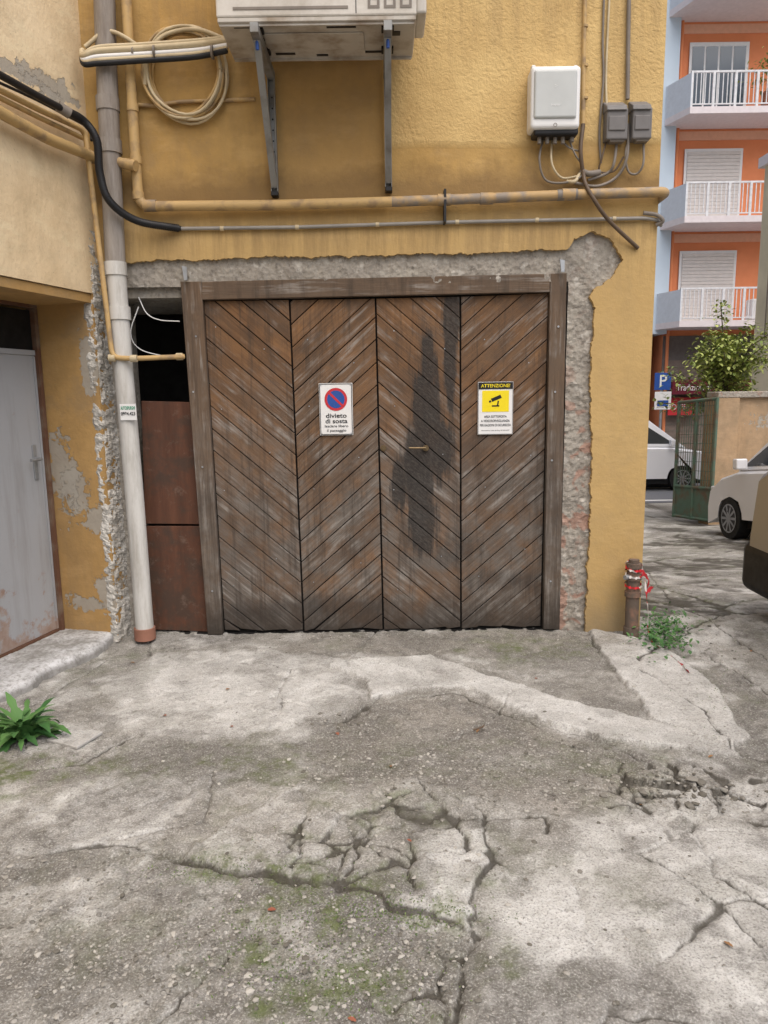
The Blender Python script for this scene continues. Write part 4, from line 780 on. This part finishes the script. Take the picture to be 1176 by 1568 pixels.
# ------------------------------------------------------------ vehicles
m_tyre=simple('tyre_rubber',(.02,.02,.02),.8); m_rim=simple('alloy',(.35,.36,.38),.35,.6)
m_cg=M('car_glass',.05,spec=.9); m_cg.col((.03,.035,.04)); m_cg=m_cg.m
def vehicle(name,L,Wd,low,roof,wheels,wr,paint,mw,clad=None):
    e=empty(name); hw=Wd/2
    bot=[]
    for xw in sorted(wheels):
        R_=wr+.05
        for t in np.linspace(math.pi,0,13):
            xx=xw+R_*math.cos(t); zz=wr+R_*math.sin(t)
            if zz>=.19: bot.append((xx,zz))
    poly=[(low[0][0],.2)]+bot+[(low[-1][0],.2)]+low[::-1]
    bm=bmesh.new(); rows=[]
    for yy,sh in ((-hw,.035),(-hw+.05,0),(hw-.05,0),(hw,.035)):
        rows.append([bm.verts.new((px*(1-sh*.6) ,yy,pz-(sh if pz>.6 else 0))) for px,pz in poly])
    n=len(poly)
    for r in range(3):
        for i_ in range(n): bm.faces.new((rows[r][i_],rows[r+1][i_],rows[r+1][(i_+1)%n],rows[r][(i_+1)%n]))
    f1=bm.faces.new(rows[0]); f2=bm.faces.new(rows[3][::-1]); bmesh.ops.triangulate(bm,faces=[f1,f2])
    finish(bm,'body',mw,e)
    if clad:
        for xe,s in ((low[0][0],-1),(low[-1][0],1)):
            box('bumper',(min(xe,xe+s*.05)-.5*(s>0),-hw-.01,.14),(max(xe,xe+s*.05)+.5*(s<0),hw+.01,.47),clad,e,.06,3)
        for s in (-1,1): box('sill',(min(wheels)+wr+.07,s*hw-.02,.19),(max(wheels)-wr-.07,s*hw+.012,.33),clad,e,.008)
    zb_=roof[0][1]
    zt_=max(z for _,z in roof)
    def ry(z): return hw-.06-(z-zb_)/(zt_-zb_)*.15
    bm=bmesh.new(); A_=[bm.verts.new((px,-ry(pz),pz)) for px,pz in roof]; B_=[bm.verts.new((px,ry(pz),pz)) for px,pz in roof]; n=len(roof)
    bm.faces.new(A_); bm.faces.new(B_[::-1])
    for i_ in range(n): bm.faces.new((A_[i_],B_[i_],B_[(i_+1)%n],A_[(i_+1)%n]))
    bmesh.ops.recalc_face_normals(bm,faces=bm.faces); bmesh.ops.bevel(bm,geom=list(bm.edges),offset=.035,segments=2,affect='EDGES'); finish(bm,'cabin',mw,e)
    cx_=sum(p[0] for p in roof)/n; cz_=(zb_+zt_)/2
    def ins(p): return (cx_+(p[0]-cx_)*.86,cz_+(p[1]-cz_)*.74+.01)
    g=[ins(p) for p in roof]
    xs_=sorted(p[0] for p in g); mid=(xs_[0]+xs_[-1])/2+.1
    for s in (-1,1):
        for half in (0,1):
            pl=clip(g,(1,0) if half else (-1,0),(mid+.03) if half else -(mid-.03))
            meshobj('side_window',[(px,s*(ry(pz)+.004),pz) for px,pz in pl],[tuple(range(len(pl)))],m_cg,e)
    for (pa,pb) in ((roof[-1],roof[-2]),(roof[0],roof[1])):
        dx=pb[0]-pa[0];dz=pb[1]-pa[1]; ln=math.hypot(dx,dz); nx_,nz_2=(dz/ln,-dx/ln)
        if (nx_>0)!=(pa[0]>cx_): nx_,nz_2=-nx_,-nz_2
        q1=(pa[0]+dx*.12+nx_*.006,pa[1]+dz*.12+nz_2*.006); q2=(pa[0]+dx*.88+nx_*.006,pa[1]+dz*.88+nz_2*.006)
        meshobj('windscreen',[(q1[0],-ry(q1[1])+.08,q1[1]),(q1[0],ry(q1[1])-.08,q1[1]),(q2[0],ry(q2[1])-.08,q2[1]),(q2[0],-ry(q2[1])+.08,q2[1])],[(0,1,2,3)],m_cg,e)
    for xw in wheels:
        for s in (-1,1):
            y0=s*(hw-.2); y1=s*(hw-.005)
            tube('tyre',[(xw,y0,wr),(xw,y1-s*.02,wr),(xw,y1,wr)],wr,m_tyre,e,res=10)
            dsk=lambda r,yy,mt,nm: meshobj(nm,[(xw+r*math.cos(t),yy,wr+r*math.sin(t)) for t in np.linspace(0,2*math.pi,28)[:-1]],[tuple(range(27))],mt,e)
            dsk(wr*.68,y1+s*.004,m_black,'rim_well'); 
            for q in range(10):
                t=q*math.pi/5; c1,s1=math.cos(t),math.sin(t); w_=.018
                meshobj('spoke',[(xw+c1*.04-s1*w_,y1+s*.01,wr+s1*.04+c1*w_),(xw+c1*.04+s1*w_,y1+s*.01,wr+s1*.04-c1*w_),(xw+c1*wr*.66+s1*w_,y1+s*.008,wr+s1*wr*.66-c1*w_),(xw+c1*wr*.66-s1*w_,y1+s*.008,wr+s1*wr*.66+c1*w_)],[(0,1,2,3)],m_rim,e)
            dsk(.05,y1+s*.013,m_rim,'hub')
            meshobj('rim_lip',[(xw+r*math.cos(t),y1+s*.009,wr+r*math.sin(t)) for r in (wr*.70,wr*.63) for t in np.linspace(0,2*math.pi,28)[:-1]],[(i_,(i_+1)%27,27+(i_+1)%27,27+i_) for i_ in range(27)],m_rim,e)
    xf=low[-1][0]; xr_=low[0][0]
    lg=simple('lamp_glass',(.7,.72,.75),.15); tg=simple('tail_red',(.45,.02,.02),.2)
    for s in (-1,1):
        box('headlamp',(xf-.12,s*(hw-.22)-.16,.62),(xf+.012,s*(hw-.22)+.16,.76),lg,e,.02,2)
        box('tail_lamp',(xr_-.012,s*(hw-.14)-.1,.66),(xr_+.1,s*(hw-.14)+.1,.92),tg,e,.02,2)
        box('door_mirror',(xf-1.18,s*(hw+.08)-.08,zb_+.02),(xf-1.06,s*(hw+.08)+.08,zb_+.17),mw,e,.02,2)
        box('door_seam',(.12,s*(hw+.001)-.002,.34),(.13,s*(hw+.001)+.002,zb_-.08),m_black,e)
        box('door_handle',(-.15,s*(hw+.01)-.012,zb_-.2),(.0,s*(hw+.01)+.012,zb_-.17),mw,e,.004)
    box('grille',(xf-.03,-.4,.4),(xf+.008,.4,.55),m_black,e); box('number_plate',(xf+.009,-.26,.42),(xf+.02,.26,.53),m_white,e); box('rear_plate',(xr_-.02,-.26,.5),(xr_-.002,.26,.61),m_white,e)
    box('underbody',(xr_+.2,-hw+.12,.17),(xf-.2,hw-.12,.45),m_black,e)
    return e
def paint(n,c,met=0): 
    k=M(n,.28,met,.6); k.b.inputs['Coat Weight'].default_value=.5; k.col(k.mix(k.noise(3,3),c,tuple(v*.93 for v in c))); return k.m
pw=paint('white_car_paint',(.76,.77,.80)); pb_=paint('beige_car_paint',(.36,.34,.31),.3)
c1=vehicle('parked_white_car',3.7,1.64,[(-1.8,.45),(-1.84,.75),(-1.78,1.0),(.95,.97),(1.45,.88),(1.75,.72),(1.82,.45)],[(-1.74,.98),(-1.45,1.42),(-.6,1.50),(.35,1.47),(1.1,.96)],(-1.18,1.16),.30,None,pw)
c1.rotation_euler=(0,rad(6.5),rad(92)); c1.location=(5.02+.82,4.95,-.585)
c2=vehicle('parked_suv',4.4,1.85,[(-2.1,.5),(-2.16,.8),(-2.1,1.12),(1.0,1.10),(1.85,1.04),(2.1,.9),(2.16,.5)],[(-2.05,1.1),(-1.8,1.6),(-.8,1.72),(.3,1.68),(1.1,1.1)],(-1.35,1.35),.35,None,pb_,m_black)
c2.rotation_euler=(0,0,rad(90)); c2.location=(2.355+.925,-1.80,.0)
c3=vehicle('parked_van',4.3,1.75,[(-2.1,.45),(-2.15,.8),(-2.12,1.15),(1.1,1.08),(1.8,.98),(2.1,.78),(2.15,.45)],[(-2.1,1.12),(-2.02,1.7),(-1.8,1.8),(.5,1.78),(1.45,1.06)],(-1.35,1.35),.31,None,pw)
c3.location=(6.1,14.7,zR+.012)
# ------------------------------------------------------------ light
SE,SA=rad(60),rad(155)
w=bpy.data.worlds.new('World'); scene.world=w; w.use_nodes=True; nt=w.node_tree; sk=nt.nodes.new('ShaderNodeTexSky'); sk.sky_type='NISHITA'; sk.sun_disc=False
sk.sun_elevation=SE; sk.sun_rotation=SA; sk.dust_density=6; sk.air_density=1.0; sk.ozone_density=1.2
bg=nt.nodes['Background']; nt.links.new(sk.outputs[0],bg.inputs[0]); bg.inputs[1].default_value=.15
sd=bpy.data.lights.new('sun','SUN'); sd.energy=2.2; sd.angle=rad(80); sd.color=(1,.99,.98); so=bpy.data.objects.new('sun',sd); link(so)
dv=Vector((math.sin(SA)*math.cos(SE),math.cos(SA)*math.cos(SE),math.sin(SE))); so.rotation_euler=dv.to_track_quat('Z','Y').to_euler()
scene.view_settings.view_transform='Standard'; scene.view_settings.look='None'; scene.view_settings.exposure=0
print('verts ground',N)
